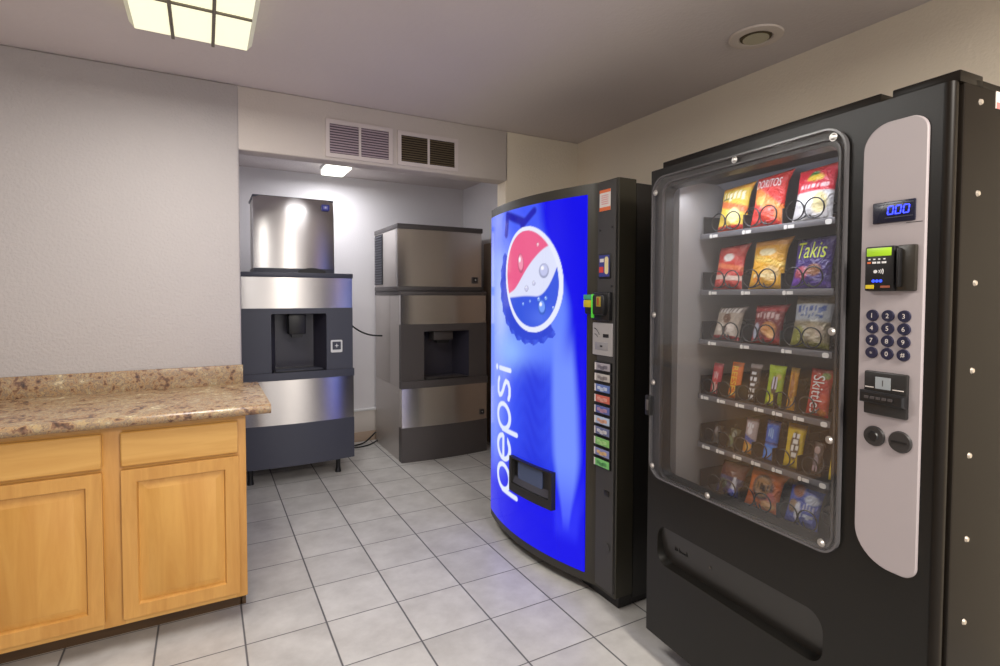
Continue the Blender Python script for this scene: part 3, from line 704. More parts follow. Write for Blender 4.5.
bv.box(0.904, -0.0545, 1.318, 0.958, -0.046, 1.350, mat('validator_yellow', (196, 176, 34), 0.4), 0.003); bv.box(0.904, -0.0545, 1.352, 0.958, -0.046, 1.374, mat('validator_teal', (62, 150, 120), 0.4), 0.003)
bv.box(0.960, -0.056, 1.272, 0.967, -0.04, 1.376, mat('validator_green', (80, 200, 60), 0.4, emit=(90, 220, 60), estr=0.08), 0.003)
bv.box(0.992, -0.0545, 1.322, 1.022, -0.046, 1.366, mat('validator_amber', (150, 128, 40), 0.4), 0.003); bv.box(1.003, -0.0555, 1.33, 1.010, -0.05, 1.36, mat('validator_red', (160, 44, 38), 0.4))
bv.build('bill_validator', sm)
cp_ = MB(); cp_.prism(rrect(0.925, 1.108, 1.058, 1.250, 0.003, 3), -0.017, -0.010, mat('coin_plate', (176, 172, 170), 0.35, 0.3), chamfer=0.0015)
cp_.box(0.998, -0.0185, 1.188, 1.034, -0.016, 1.203, M_BLK); cp_.box(0.945, -0.0185, 1.131, 1.03, -0.016, 1.166, mat('coin_plate_dark', (138, 136, 138), 0.4), 0.001); cp_.box(0.98, -0.0195, 1.145, 0.995, -0.018, 1.152, M_BLK)
cp_.tube([(0.938+0.006*i, -0.0178, 1.226-0.0006*i*i-0.001*i) for i in range(7)], 0.0022, M_BLK, 5); cp_.tube([(0.942+0.005*i, -0.0178, 1.200-0.0008*i*i) for i in range(5)], 0.0018, M_BLK, 5)
cp_.build('coin_plate', sm)
bc = [((150, 142, 150), (90, 84, 96)), ((176, 168, 160), (120, 110, 108)), ((74, 100, 176), (190, 200, 226)), ((202, 76, 56), (226, 140, 120)), ((62, 74, 148), (170, 120, 150)), ((170, 190, 220), (214, 150, 120)), ((80, 88, 132), (206, 200, 206)), ((112, 186, 84), (160, 216, 120)), ((112, 118, 178), (220, 170, 110)), ((104, 196, 92), (60, 140, 60))]
bn = ['grey', 'beige', 'blue and white', 'red', 'navy and mauve', 'pale blue', 'slate and white', 'bright green', 'violet and amber', 'green and dark green']
for i, (c1, c2) in enumerate(bc):
    z1 = 1.082 - i*0.0472; bt = MB(); bt.box(0.944, -0.020, z1-0.043, 1.054, -0.011, z1-0.002, M_BLK, 0.002)
    c1 = tuple(0.75*v+40 for v in c1); c2 = tuple(0.75*v+40 for v in c2); m1 = mat('button_face_%d' % i, c1, 0.35); m2 = mat('button_mark_%d' % i, c2, 0.35)
    bt.box(0.949, -0.022, z1-0.039, 1.049, -0.0195, z1-0.007, m1, 0.001); bt.box(0.949, -0.0225, z1-0.039, 0.957, -0.0215, z1-0.007, M_CRM)
    for (q0, q1, h0, h1) in ((0.968, 0.99, 0.011, 0.022), (0.986, 1.012, 0.016, 0.028), (1.006, 1.034, 0.012, 0.024)): bt.prism(rrect(q0, z1-0.007-h1, q1, z1-0.007-h0+0.003, 0.005, 3), -0.0228, -0.0215, m2)
    tag(bt.build('selection_button', sm), '%s selection button' % bn[i])
cr = MB(); cr.box(1.012, -0.016, 0.496, 1.042, -0.011, 0.52, M_BLK, 0.002); cr.build('coin_return', sm)

# ------------------------------------------------------------------ snack machine
NX, NY, NA = 1.505, 1.487, math.atan2(-0.93, -0.06)
NW, ND, NH = 0.948, 0.80, 1.83
M_DOOR = mat('snack_door', (20, 18, 15), 0.36, spec=0.35, bump=(260, 0.12, 0.001))
M_SIDE = mat('snack_side', (21, 16, 11), 0.4, spec=0.2)
M_LINER = mat('snack_liner', (150, 146, 144), 0.5)
M_INT = mat('snack_interior', (30, 29, 30), 0.5)
sn = thing('snack_machine', 'black snack vending machine with a glass front and pale keypad panel', 'vending machine', (NX, NY, 0), NA)
cb = MB()
cb.box(0.0, 0.012, 0.10, 0.035, ND, NH, M_SIDE, 0.004)                         # far side
cb.box(0.745, -0.012, 0.10, NW, ND, NH+0.004, M_SIDE, 0.006)                    # payment side
cb.box(0.03, ND-0.04, 0.10, 0.75, ND, NH, M_SIDE); cb.box(0.03, 0.012, 1.79, 0.75, ND, NH, M_SIDE); cb.box(0.03, 0.03, 0.10, 0.75, ND, 0.50, M_SIDE)
cb.build('cabinet_body', sn)
ln = MB()
ln.add([(0.085, 0.012, 0.62), (0.085, 0.60, 0.62), (0.085, 0.60, 1.785), (0.085, 0.012, 1.785)], [(0,1,2,3)], M_LINER)
ln.box(0.036, 0.014, 0.60, 0.084, 0.60, 1.788, M_LINER)
ln.build('far_liner', sn, recalc=False, smooth=0)
lb = MB(); lb.box(0.085, 0.59, 0.52, 0.70, 0.61, 1.788, M_INT); lb.box(0.70, 0.02, 0.52, 0.743, 0.61, 1.788, M_INT); lb.box(0.085, 0.02, 0.51, 0.70, 0.6, 0.56, M_INT); lb.build('inner_walls', sn)
dr = MB()
dr.frame(rrect(0.0, 0.60, 0.928, NH, 0.003, 8), rrect(0.082, 0.722, 0.693, 1.752, 0.03, 8), -0.045, -0.013, M_DOOR, 0.006)
dr.frame(rrect(0.0, 0.102, 0.928, 0.60, 0.003, 8), rrect(0.062, 0.392, 0.682, 0.522, 0.045, 8), -0.045, -0.010, M_DOOR, 0.006)
dr.build('door', sn)
ed = MB()      # rounded hinge edge of the door
pts = [(0.926, -0.045)] + [(0.930+0.014*math.sin(q*PI/16), -0.031-0.014*math.cos(q*PI/16)) for q in range(0, 9)] + [(0.944, -0.026), (0.926, -0.026)]
ed.prism(pts, 0.102, NH, M_SIDE, 'z'); ed.box(0.920, -0.028, 0.104, 0.937, -0.010, NH-0.002, M_BLK); ed.build('hinge_edge', sn)
dl = MB()
dl.add([(0.058, -0.036, 0.525), (0.686, -0.036, 0.525), (0.686, -0.012, 0.400), (0.058, -0.012, 0.400), (0.058, -0.011, 0.385), (0.686, -0.011, 0.385)], [(0,1,2,3), (3,2,5,4)], mat('delivery_flap_black', (40, 37, 34), 0.33))
dl.frame(rrect(0.145, 0.455, 0.185, 0.478, 0.003, 3), rrect(0.15, 0.459, 0.18, 0.474, 0.002, 3), -0.026, -0.022, M_DOOR)
for (xx) in (0.125, 0.133): dl.box(xx, -0.026, 0.455, xx+0.003, -0.021, 0.478, M_DOOR)
dl.cyl((0.29, -0.0265, 0.468), 0.004, -0.002, mat('worn_metal', (110, 104, 98), 0.4, 1.0), 'y', 10)
dl.build('delivery_flap', sn, recalc=False)
# clear cover bolted over the opening
gl = MB(); gl.prism(rrect(0.018, 0.700, 0.728, 1.800, (0.06, 0.05, 0.06, 0.06), 8), -0.056, -0.054, M_GLASS); gp = gl.build('glass_cover', sn)
rm = MB(); rm.frame(rrect(0.018, 0.700, 0.728, 1.800, (0.06, 0.05, 0.06, 0.06), 8), rrect(0.024, 0.706, 0.722, 1.794, (0.056, 0.046, 0.056, 0.056), 8), -0.058, -0.046, mat('clear_edge', (92, 90, 92), 0.2), 0.001)
rm.frame(rrect(0.066, 0.706, 0.712, 1.776, 0.045, 8), rrect(0.072, 0.712, 0.706, 1.770, 0.04, 8), -0.0535, -0.0455, mat('gasket_grey', (58, 56, 57), 0.3), 0.001)
rm.build('cover_rim', sn)
for (xx, zz) in ((0.035, 1.745), (0.035, 1.30), (0.035, 1.05), (0.035, 0.74), (0.30, 0.718), (0.685, 0.725), (0.70, 1.28), (0.70, 1.0), (0.385, 1.786), (0.692, 1.774)):
    sc = MB(); sc.cyl((xx, -0.056, zz), 0.009, -0.006, M_CHROME, 'y', 16, r2=0.005); sc.cyl((xx, -0.0565, zz), 0.0105, 0.0012, M_CHROME, 'y', 16); sc.build('cover_screw', sn)
# top trim rails
tr = MB(); tr.box(0.045, -0.032, NH-0.012, 0.79, 0.03, NH+0.025, M_SIDE, 0.003); tr.box(0.815, -0.032, NH-0.002, NW+0.001, 0.06, NH+0.023, M_SIDE, 0.003); tr.box(0.02, 0.03, NH-0.002, NW+0.001, ND, NH+0.014, M_SIDE, 0.003); tr.build('top_rail', sn)
# bolts down the near side
for zz in (1.796, 1.597, 1.40, 1.205, 1.014, 0.824, 0.634, 0.44, 0.25):
    q = MB(); q.cyl((NW, 0.052, zz), 0.007, 0.004, mat('bolt_head', (190, 180, 168), 0.4, 0.6), 'x', 12, r2=0.005); q.build('side_bolt', sn)
q = MB(); q.box(NW, 0.116, 1.792, NW+0.0012, 0.18, 1.83, mat('side_tag_white', (226, 214, 208), 0.5)); q.box(NW+0.001, 0.119, 1.792, NW+0.0018, 0.18, 1.806, mat('side_tag_pink', (216, 120, 120), 0.5)); tag(q.build('side_tag', sn), 'pink and white paper tag')
for (lx, ly) in ((0.17, 0.06), (0.86, 0.06), (0.17, ND-0.08), (0.86, ND-0.08)):
    q = MB(); q.cyl((lx, ly, 0.0), 0.026, 0.02, M_BLK, n=16); q.cyl((lx, ly, 0.018), 0.014, 0.09, M_BLK, n=12); q.build('leg', sn)
q = MB(); q.box(0.80, -0.047, 0.40, 0.90, -0.043, 0.47, M_BLK, 0.002); q.build('lower_plate', sn)
q = MB(); q.box(0.002, -0.066, 0.925, 0.028, -0.044, 1.0, M_BLK, 0.004); q.box(0.008, -0.070, 0.945, 0.022, -0.062, 0.985, M_GREY2, 0.003); q.build('door_latch', sn)
# interior lamp
q = MB(); q.box(0.10, -0.012, 1.757, 0.60, 0.005, 1.786, mat('snack_tube', (240, 245, 255), 0.4, emit=(205, 214, 240), estr=2.6), 0.005); q.build('lamp_tube', sn)
q = MB(); q.prism([(0.19, 1.786), (0.585, 1.61), (0.585, 1.786)], 0.088, 0.698, mat('reflector_white', (150, 152, 162), 0.5), 'x'); q.build('reflector', sn)
la = area('snack_lamp', (0, 0, 0), 0.5, 0.05, 1.1, (0.86, 0.9, 1.0)); la.parent = sn; la.location = (0.36, 0.01, 1.735); la.rotation_euler = (0.35, 0, 0)

# payment panel
M_PAY = mat('payment_panel', (168, 159, 161), 0.42, bump=(300, 0.05, 0.001))
q = MB(); q.prism(rrect(0.762, 0.724, 0.899, 1.776, (0.085, 0.03, 0.035, 0.06), 10), -0.052, -0.043, M_PAY, chamfer=0.002); q.box(0.86, -0.0525, 1.5365, 0.893, -0.0518, 1.538, M_GREY2); pay = q.build('payment_panel', sn); pay.location.x = 0.003
q = MB(); q.box(0.788, -0.056, 1.541, 0.878, -0.050, 1.590, mat('display_black', (24, 26, 46), 0.25), 0.002); q.box(0.791, -0.0568, 1.583, 0.875, -0.0555, 1.5845, M_GREY); q.box(0.816, -0.0568, 1.552, 0.874, -0.0555, 1.5535, M_GREY)
disp = q.build('price_display', sn); disp.location.x = 0.004
dg = MB(); M_DIG = mat('blue_digits', (60, 70, 255), 0.4, emit=(52, 66, 255), estr=2.2)
for i in range(3):
    cx = 0.828 + i*0.0165; 
    for (ax, az, bx, bz) in ((-0.005, 0.009, 0.005, 0.009), (-0.005, -0.009, 0.005, -0.009), (-0.0055, -0.008, -0.0055, -0.001), (-0.0055, 0.001, -0.0055, 0.008), (0.0055, -0.008, 0.0055, -0.001), (0.0055, 0.001, 0.0055, 0.008)):
        sh = lambda z_: 0.12*z_
        dg.tube([(cx+ax+sh(az), -0.0572, 1.569+az), (cx+bx+sh(bz), -0.0572, 1.569+bz)], 0.0013, M_DIG, 6)
dg.tube([(0.8355, -0.0572, 1.5595), (0.8356, -0.0572, 1.5605)], 0.0011, M_DIG, 6)
tag(dg.build('digits', disp), 'glowing blue digits')
# card reader
q = MB(); q.box(0.775, -0.082, 1.382, 0.84, -0.050, 1.487, M_BLK, 0.004); q.box(0.838, -0.074, 1.382, 0.879, -0.050, 1.487, mat('reader_side', (44, 40, 34), 0.35), 0.004); q.box(0.846, -0.086, 1.392, 0.852, -0.07, 1.48, M_BLK, 0.002)
rd = q.build('card_reader', sn); rd.location = (0.010, 0.012, 0)
q = MB(); q.box(0.780, -0.0838, 1.464, 0.834, -0.0815, 1.483, mat('reader_screen', (150, 190, 40), 0.35, emit=(160, 205, 40), estr=0.28), 0.001); q.build('reader_screen', rd)
q = MB(); yq = -0.0835
for (xx, zz, w_, cm) in ((0.782, 1.449, 0.007, M_ORG), (0.793, 1.449, 0.008, M_WHITE), (0.804, 1.449, 0.006, M_WHITE), (0.814, 1.449, 0.009, M_WHITE)): q.box(xx, yq, zz-0.0022, xx+w_, yq+0.002, zz+0.0022, cm)
for (xx, zz) in ((0.784, 1.457), (0.795, 1.457), (0.806, 1.457), (0.817, 1.457)): q.box(xx, yq, zz-0.0014, xx+0.004, yq+0.002, zz+0.0014, M_WHITE)
for k_ in range(3): q.tube([(0.806+0.004*k_+0.003*math.cos(a_), yq+0.001, 1.428+(0.004+0.0015*k_)*math.sin(a_)) for a_ in np.linspace(-1, 1, 7)], 0.0008, M_WHITE, 5)
q.cyl((0.800, yq, 1.428), 0.004, 0.002, M_WHITE, 'y', 12)
for k_ in range(3): q.cyl((0.796+0.008*k_, yq, 1.406), 0.0034, 0.002, mat('reader_blue', (40, 70, 230), 0.4, emit=(50, 80, 255), estr=1.2), 'y', 12)
q.box(0.779, yq, 1.388, 0.797, yq+0.002, 1.397, mat('reader_yellow', (214, 190, 40), 0.4)); q.box(0.812, yq, 1.39, 0.832, yq+0.002, 1.395, mat('reader_rust', (150, 84, 60), 0.4))
q.build('reader_icons', rd)
# keypad
M_KEY = mat('key_navy', (34, 34, 58), 0.35)
for r_ in range(4):
    for c_ in range(3):
        xx = 0.796 + c_*0.0345; zz = 1.3245 - r_*0.0297; kx = MB(); kx.cyl((xx, -0.0515, zz), 0.0142, -0.0045, M_KEY, 'y', 24, r2=0.0128)
        chx = ['123', '456', '789', '*0#'][r_][c_]
        kx.text(chx, lambda x, y: (xx+x, -0.0563, zz+y), 0.0108 if chx != '*' else 0.006, M_CRM); kx.build('key', sn, smooth=30)
# bill slot, coin knobs
q = MB(); q.box(0.785, -0.062, 1.089, 0.879, -0.049, 1.192, mat('bill_black', (36, 34, 33), 0.35), 0.004); q.prism([(0.781, 1.118), (0.879, 1.115), (0.879, 1.143), (0.781, 1.146)], -0.074, -0.055, M_BLK, chamfer=0.004)
for k_ in range(5): q.box(0.795+k_*0.013, -0.0765, 1.128, 0.804+k_*0.013, -0.073, 1.134, M_GREY2)
q.box(0.812, -0.0632, 1.152, 0.845, -0.0615, 1.180, mat('bill_icon', (150, 156, 160), 0.4)); q.box(0.789, -0.0632, 1.153, 0.808, -0.0615, 1.155, M_CRM); q.box(0.85, -0.0632, 1.153, 0.873, -0.0615, 1.155, M_CRM)
q.text('1', lambda x, y: (0.8285+x, -0.0637, 1.166+y), 0.014, M_GREY2)
q.build('bill_slot', sn)
for (nm, xx, zz, rr) in (('coin_return', 0.807, 1.036, 0.0245), ('coin_slot', 0.8635, 1.035, 0.0255)):
    q = MB(); q.cyl((xx, -0.0515, zz), rr, -0.006, mat('knob_dark', (48, 46, 46), 0.4), 'y', 32, r2=rr*0.9)
    if nm == 'coin_slot': q.box(xx-0.016, -0.0592, zz-0.0022, xx+0.016, -0.057, zz+0.0022, M_BLK)
    else: q.cyl((xx, -0.0577, zz), 0.012, -0.003, M_BLK, 'y', 24, r2=0.010)
    q.build(nm, sn)

# ------------------------------------------------------------------ trays and coils
M_TRAY = mat('tray_grey', (104, 103, 108), 0.4, 0.2); M_TAGW = mat('price_tag', (226, 224, 220), 0.5); M_COIL = mat('coil_wire', (30, 30, 32), 0.35, 0.3)
TRAYS = [1.60, 1.397, 1.216, 1.015, 0.835, 0.664]
SLOTS3 = [(0.205, 0.06), (0.345, 0.06), (0.50, 0.06)]; SLOTS6 = [(0.14, 0.025), (0.215, 0.025), (0.295, 0.025), (0.37, 0.025), (0.437, 0.025), (0.52, 0.035)]
SLOTS5 = [(0.15, 0.025), (0.215, 0.025), (0.288, 0.025), (0.362, 0.025), (0.445, 0.03), (0.535, 0.03)]
for ti, z in enumerate(TRAYS):
    tm = MB(); tm.box(0.10, 0.145, z-0.024, 0.60, 0.149, z-0.005, M_TRAY, 0.001); tm.box(0.10, 0.149, z-0.012, 0.60, 0.56, z-0.006, M_INT)
    tm.box(0.100, 0.16, z-0.006, 0.103, 0.56, z+0.06, M_INT); tm.box(0.597, 0.16, z-0.006, 0.600, 0.56, z+0.06, M_INT)
    slots = SLOTS6 if ti == 3 else SLOTS5 if ti == 4 else SLOTS3
    for i in range(len(slots)-1):
        xm = (slots[i][0]+slots[i+1][0])/2; tm.box(xm-0.0012, 0.16, z-0.006, xm+0.0012, 0.56, z+0.045, M_INT)
    tray = tm.build('tray', sn); tray.location = (0, -0.045, 0)
    for (sx_, hw) in slots:
        if ti in (3, 4): centers = [(sx_, 0.026)]
        else: centers = [(sx_-0.031, 0.030), (sx_+0.031, 0.030)]
        for ci, (cx, cr_) in enumerate(centers):
            P = []; T_ = 5; dirn = 1 if ci == 0 else -1
            for k_ in range(T_*16+1):
                q_ = 2*PI*k_/16*dirn - PI/2; P.append((cx+cr_*math.cos(q_), 0.152 + 0.004*min(k_, 16)/16 + 0.36*max(0, k_-16)/(T_*16-16), z+cr_+0.001+cr_*math.sin(q_)))
            MB().tube(P, 0.0022, M_COIL, 6).build('coil', tray)
        w_ = 0.014
        pt = MB(); pt.prism(rrect(sx_-hw+0.0, z-0.024, sx_-hw+0.011, z-0.010, 0.005, 3), 0.1435, 0.1455, M_TAGW); pt.box(sx_-hw+0.014, 0.1435, z-0.022, sx_-hw+0.035, 0.1455, z-0.012, M_TAGW); pt.build('price_tag', tray)
    if ti in (0, 2, 3, 4):
        pt = MB(); pt.prism(rrect(0.572, z-0.024, 0.592, z-0.009, 0.006, 3), 0.1435, 0.1455, M_TAGW); pt.build('price_tag', tray)

# ------------------------------------------------------------------ snacks
M_PACK = colour_attr_mat('snack_print', 0.26, spec=0.6)
def _foil(m):
    N = m.node_tree.nodes; Lk = m.node_tree.links; tc = N.new('ShaderNodeTexCoord'); n = N.new('ShaderNodeTexNoise'); n.inputs['Scale'].default_value = 38; n.inputs['Detail'].default_value = 3; n.inputs['Distortion'].default_value = 1.5
    bp = N.new('ShaderNodeBump'); bp.inputs['Strength'].default_value = 0.8; bp.inputs['Distance'].default_value = 0.012
    Lk.new(tc.outputs['Object'], n.inputs['Vector']); Lk.new(n.outputs['Fac'], bp.inputs['Height']); Lk.new(bp.outputs['Normal'], N['Principled BSDF'].inputs['Normal'])
_foil(M_PACK)
def pack(name, cat, label, group, u, z, w, h, T, art, y=0.134, tilt=0.20, roll=0.0, words=None, wcol=(240, 240, 240), vert=False, wh=0.03, wz=0.62, yaw=0.0, flare=0.0):
    """a sealed packet: two pillowed faces with flat crimped ends; art(s, t) paints its front"""
    ns, nt = 22, 30
    s = np.linspace(0, 1, ns+1); t_ = np.linspace(0, 1, nt+1); S, Tt = np.meshgrid(s, t_)
    d = np.clip(1-np.abs(2*S-1)**3.0, 0, 1)**0.7 * np.clip(1-np.abs(2*Tt-1)**6, 0, 1)**0.8
    crimp = 0.0012*np.sin(Tt*260)*((Tt < 0.06) | (Tt > 0.93))
    wr = 0.06*np.sin(S*9+Tt*14+u*90)*d
    half = w/2*(1 - 0.09*np.sin(PI*Tt) + flare*(Tt-0.5))
    X = (2*S-1)*half + (0.10*w*np.clip(Tt-0.8, 0, 1)*5*(0.3+0.7*S) if w > 0.1 else 0); Z = Tt*h + (0.06*h*(S-0.5)*np.clip(Tt-0.7, 0, 1)*3.3 if w > 0.1 else 0); Yf = -T/2*d*(1+wr)+crimp; Yb = T/2*d+crimp
    V = [(float(a), float(b), float(c)) for a, b, c in zip(X.ravel(), Yf.ravel(), Z.ravel())] + [(float(a), float(b)+0.0004, float(c)) for a, b, c in zip(X.ravel(), Yb.ravel(), Z.ravel())]
    nn = (ns+1)*(nt+1); F = []
    for j in range(nt):
        for i in range(ns):
            q = j*(ns+1)+i; F.append((q, q+1, q+ns+2, q+ns+1)); F.append((nn+q, nn+q+ns+1, nn+q+ns+2, nn+q+1))
    rim = [i for i in range(ns+1)] + [j*(ns+1)+ns for j in range(1, nt+1)] + [nt*(ns+1)+i for i in range(ns-1, -1, -1)] + [j*(ns+1) for j in range(nt-1, 0, -1)]
    for i in range(len(rim)): a_, b_ = rim[i], rim[(i+1) % len(rim)]; F.append((a_, nn+a_, nn+b_, b_))
    cf = art(S, Tt).reshape(-1, 3); m = MB(); m.add(V, F, M_PACK)
    if words:
        def on(x, y):
            if vert: px_, pz_ = y, h*wz - x           # reads downwards
            else: px_, pz_ = x + 0.12*y, h*wz + y
            ss_ = (px_/(w/2)+1)/2; tt_ = pz_/h
            dd_ = max(0, 1-abs(2*ss_-1)**3.0)**0.7 * max(0, 1-abs(2*tt_-1)**6)**0.8
            return (px_, -T/2*dd_*1.07-0.0018, pz_)
        m.text(words, on, wh, mat('pack_ink_%d_%d_%d' % tuple(wcol), wcol, 0.4), width=(h*0.8 if vert else w*0.72))
    o = m.build(name, smooth=60, recalc=False, colors=np.vstack([cf, cf*0.8]))
    # stand it on its tray inside the machine
    R = Matrix.Rotation(NA, 4, 'Z'); L_ = Matrix.Translation((NX, NY, 0)) @ R @ Matrix.Translation((u, y, z)) @ Matrix.Rotation(yaw, 4, 'Z') @ Matrix.Rotation(-tilt, 4, 'X') @ Matrix.Rotation(roll, 4, 'Y')
    o.matrix_world = L_
    return tag(o, label, cat, group)

def A(base, bands=(), blobs=(), marks=()):
    """print: base colour, horizontal bands (t0, t1, colour, slant), blobs (s, t, rs, rt, colour), marks = rows of small letter-like strokes (t, height, colour, s0, s1, n)"""
    def f_(S, Tt):
        c = np.zeros(S.shape+(3,)) + lin(base)
        for (t0, t1, col, sl) in bands:
            q = Tt + sl*(S-0.5); c = mix(c, col, ss(t0-0.015, t0+0.015, q)*(1-ss(t1-0.015, t1+0.015, q)))
        for (a, b_, ra, rb, col) in blobs:
            e_ = np.sqrt(((S-a)/ra)**2 + ((Tt-b_)/rb)**2); c = mix(c, col, 1-ss(0.8, 1.1, e_))
        for (tc, hh, col, s0, s1, n_) in marks:
            ph = (S-s0)/(s1-s0)*n_; stroke = (np.abs((ph % 1)-0.5) < 0.32) & (S > s0) & (S < s1) & (np.abs(Tt-tc-0.1*hh*np.sin(np.floor(ph)*2.3)) < hh/2)
            c = mix(c, col, stroke.astype(float))
        return c
    return f_
BG = ['snack bags on the top tray', 'snack bags on the second tray', 'snack bags on the third tray', 'candy on the fourth tray', 'candy on the fifth tray', 'bags on the bottom tray']
tz = [v-0.004 for v in TRAYS]
bag = lambda label, ti, *a_, **k_: pack('snack_bag', 'snack bag', label, BG[ti], *a_[:1], tz[ti], *a_[1:], **k_)
bar = lambda label, ti, *a_, **k_: pack('candy_bar', 'candy', label, BG[ti], *a_[:1], tz[ti], *a_[1:], **k_)
bag('yellow crisp bag with a red base on the top tray', 0, 0.208, 0.125, 0.165, 0.036, A((222, 188, 60), [(0, 0.12, (196, 40, 30), 0), (0.88, 1.01, (214, 150, 50), 0), (0.45, 0.6, (220, 110, 50), 0.2)], [(0.6, 0.32, 0.22, 0.18, (238, 224, 150))], [(0.76, 0.16, (250, 240, 200), 0.12, 0.9, 6), (0.70, 0.05, (60, 90, 40), 0.1, 0.5, 4)]))
bag('red and orange chip bag with white lettering on the top tray', 0, 0.348, 0.125, 0.178, 0.036, A((206, 44, 36), [(0.3, 0.6, (226, 130, 50), 0.5), (0.94, 1.01, (226, 80, 70), 0)], [(0.62, 0.25, 0.2, 0.14, (214, 70, 40)), (0.3, 0.5, 0.16, 0.1, (230, 170, 80))]), words='DORITOS', wh=0.028, wz=0.80, wcol=(236, 232, 228))
bag('chip bag with a red top and white lower half on the top tray', 0, 0.505, 0.130, 0.170, 0.036, A((210, 206, 206), [(0.52, 1.01, (206, 42, 58), 0.0), (0.93, 1.01, (226, 70, 60), 0)], [(0.5, 0.8, 0.14, 0.1, (70, 120, 60)), (0.55, 0.76, 0.22, 0.06, (226, 190, 60)), (0.72, 0.3, 0.2, 0.2, (206, 190, 130)), (0.35, 0.32, 0.2, 0.16, (226, 226, 226))], [(0.62, 0.06, (240, 200, 200), 0.15, 0.9, 7)]))
bag('all red snack bag with a pale oval badge on the second tray', 1, 0.195, 0.125, 0.160, 0.034, A((196, 52, 42), [(0.9, 1.01, (150, 40, 40), 0), (0.2, 0.3, (226, 196, 180), 0.05), (0.45, 0.55, (214, 110, 60), 0.1)], [(0.5, 0.70, 0.2, 0.09, (226, 220, 214)), (0.5, 0.86, 0.25, 0.05, (214, 90, 80))]))
bag('golden yellow snack bag on the second tray', 1, 0.350, 0.132, 0.168, 0.036, A((234, 172, 30), [(0.84, 1.01, (200, 140, 60), 0), (0.5, 0.6, (240, 200, 90), 0.2)], [(0.5, 0.72, 0.26, 0.08, (236, 220, 170)), (0.68, 0.3, 0.24, 0.16, (226, 190, 120)), (0.3, 0.2, 0.14, 0.1, (230, 140, 30))], [(0.25, 0.06, (250, 230, 170), 0.15, 0.8, 6)]))
bag('purple snack bag with lime lettering on the second tray', 1, 0.505, 0.130, 0.160, 0.036, A((58, 38, 122), [(0.0, 0.12, (90, 60, 160), 0), (0.9, 1.01, (48, 40, 90), 0)], [(0.3, 0.28, 0.2, 0.14, (176, 70, 90)), (0.62, 0.34, 0.2, 0.12, (150, 96, 60)), (0.2, 0.12, 0.14, 0.08, (120, 60, 180))]), words='Takis', wh=0.05, wz=0.72, wcol=(196, 208, 50))
bag('white and brown popcorn bag with a red base on the third tray', 2, 0.190, 0.118, 0.125, 0.034, A((178, 164, 150), [(0, 0.12, (150, 36, 40), 0), (0.8, 1.01, (120, 108, 104), 0)], [(0.5, 0.62, 0.16, 0.16, (110, 74, 50)), (0.3, 0.35, 0.16, 0.12, (226, 216, 206)), (0.7, 0.35, 0.16, 0.14, (214, 200, 190)), (0.5, 0.3, 0.1, 0.1, (90, 60, 44))], [(0.85, 0.14, (214, 208, 206), 0.15, 0.9, 6)]), tilt=0.3)
bag('dark red cracker bag on the third tray', 2, 0.355, 0.118, 0.132, 0.034, A((120, 26, 30), [(0.0, 0.16, (160, 34, 34), 0), (0.82, 0.9, (170, 40, 44), 0)], [(0.62, 0.38, 0.26, 0.18, (196, 130, 60)), (0.2, 0.3, 0.12, 0.22, (170, 176, 196)), (0.72, 0.25, 0.14, 0.12, (214, 160, 90))], [(0.7, 0.13, (220, 190, 190), 0.12, 0.92, 6)]))
bag('beige and olive snack bag with blue lettering on the third tray', 2, 0.505, 0.128, 0.165, 0.038, A((150, 140, 112), [(0.86, 1.01, (110, 96, 60), 0.1), (0, 0.1, (130, 130, 60), 0), (0.5, 0.82, (176, 184, 196), 0)], [(0.25, 0.2, 0.2, 0.2, (140, 140, 50)), (0.6, 0.3, 0.2, 0.16, (176, 160, 130)), (0.8, 0.32, 0.12, 0.1, (206, 190, 170))], [(0.72, 0.11, (50, 84, 160), 0.15, 0.9, 7), (0.6, 0.06, (60, 90, 150), 0.25, 0.85, 6)]))
bar('pink and red candy packet on the fourth tray', 3, 0.146, 0.046, 0.115, 0.020, A((186, 52, 66), [(0.9, 1.01, (150, 40, 60), 0)], [(0.5, 0.3, 0.3, 0.3, (206, 90, 90))], [(0.2, 0.3, (226, 190, 180), 0.3, 0.8, 3), (0.6, 0.2, (220, 170, 170), 0.3, 0.8, 3)]))
bar('orange candy packet with yellow lettering on the fourth tray', 3, 0.230, 0.050, 0.128, 0.020, A((226, 112, 22), [(0.88, 1.01, (196, 96, 30), 0), (0, 0.06, (196, 90, 20), 0)], [(0.5, 0.9, 0.4, 0.05, (150, 80, 20))]), words="REESE'S", vert=True, wh=0.024, wz=0.47, wcol=(240, 200, 50))
bar('brown candy bar with tall white lettering on the fourth tray', 3, 0.305, 0.046, 0.130, 0.018, A((58, 42, 36), [(0.88, 1.01, (150, 140, 140), 0)], [], [(0.14, 0.1, (222, 222, 226), 0.2, 0.8, 1), (0.3, 0.1, (222, 222, 226), 0.2, 0.85, 2), (0.45, 0.08, (222, 222, 226), 0.2, 0.8, 1), (0.6, 0.1, (222, 222, 226), 0.15, 0.85, 2), (0.75, 0.09, (222, 222, 226), 0.2, 0.8, 1)]))
bar('lime green candy pouch on the fourth tray', 3, 0.385, 0.062, 0.135, 0.022, A((150, 176, 30), [(0.82, 1.01, (170, 196, 40), 0), (0, 0.08, (120, 140, 30), 0)], [(0.55, 0.5, 0.2, 0.24, (90, 66, 60)), (0.5, 0.18, 0.3, 0.12, (214, 206, 60)), (0.75, 0.72, 0.14, 0.08, (196, 170, 90))], [(0.55, 0.3, (200, 196, 210), 0.4, 0.75, 2)]))
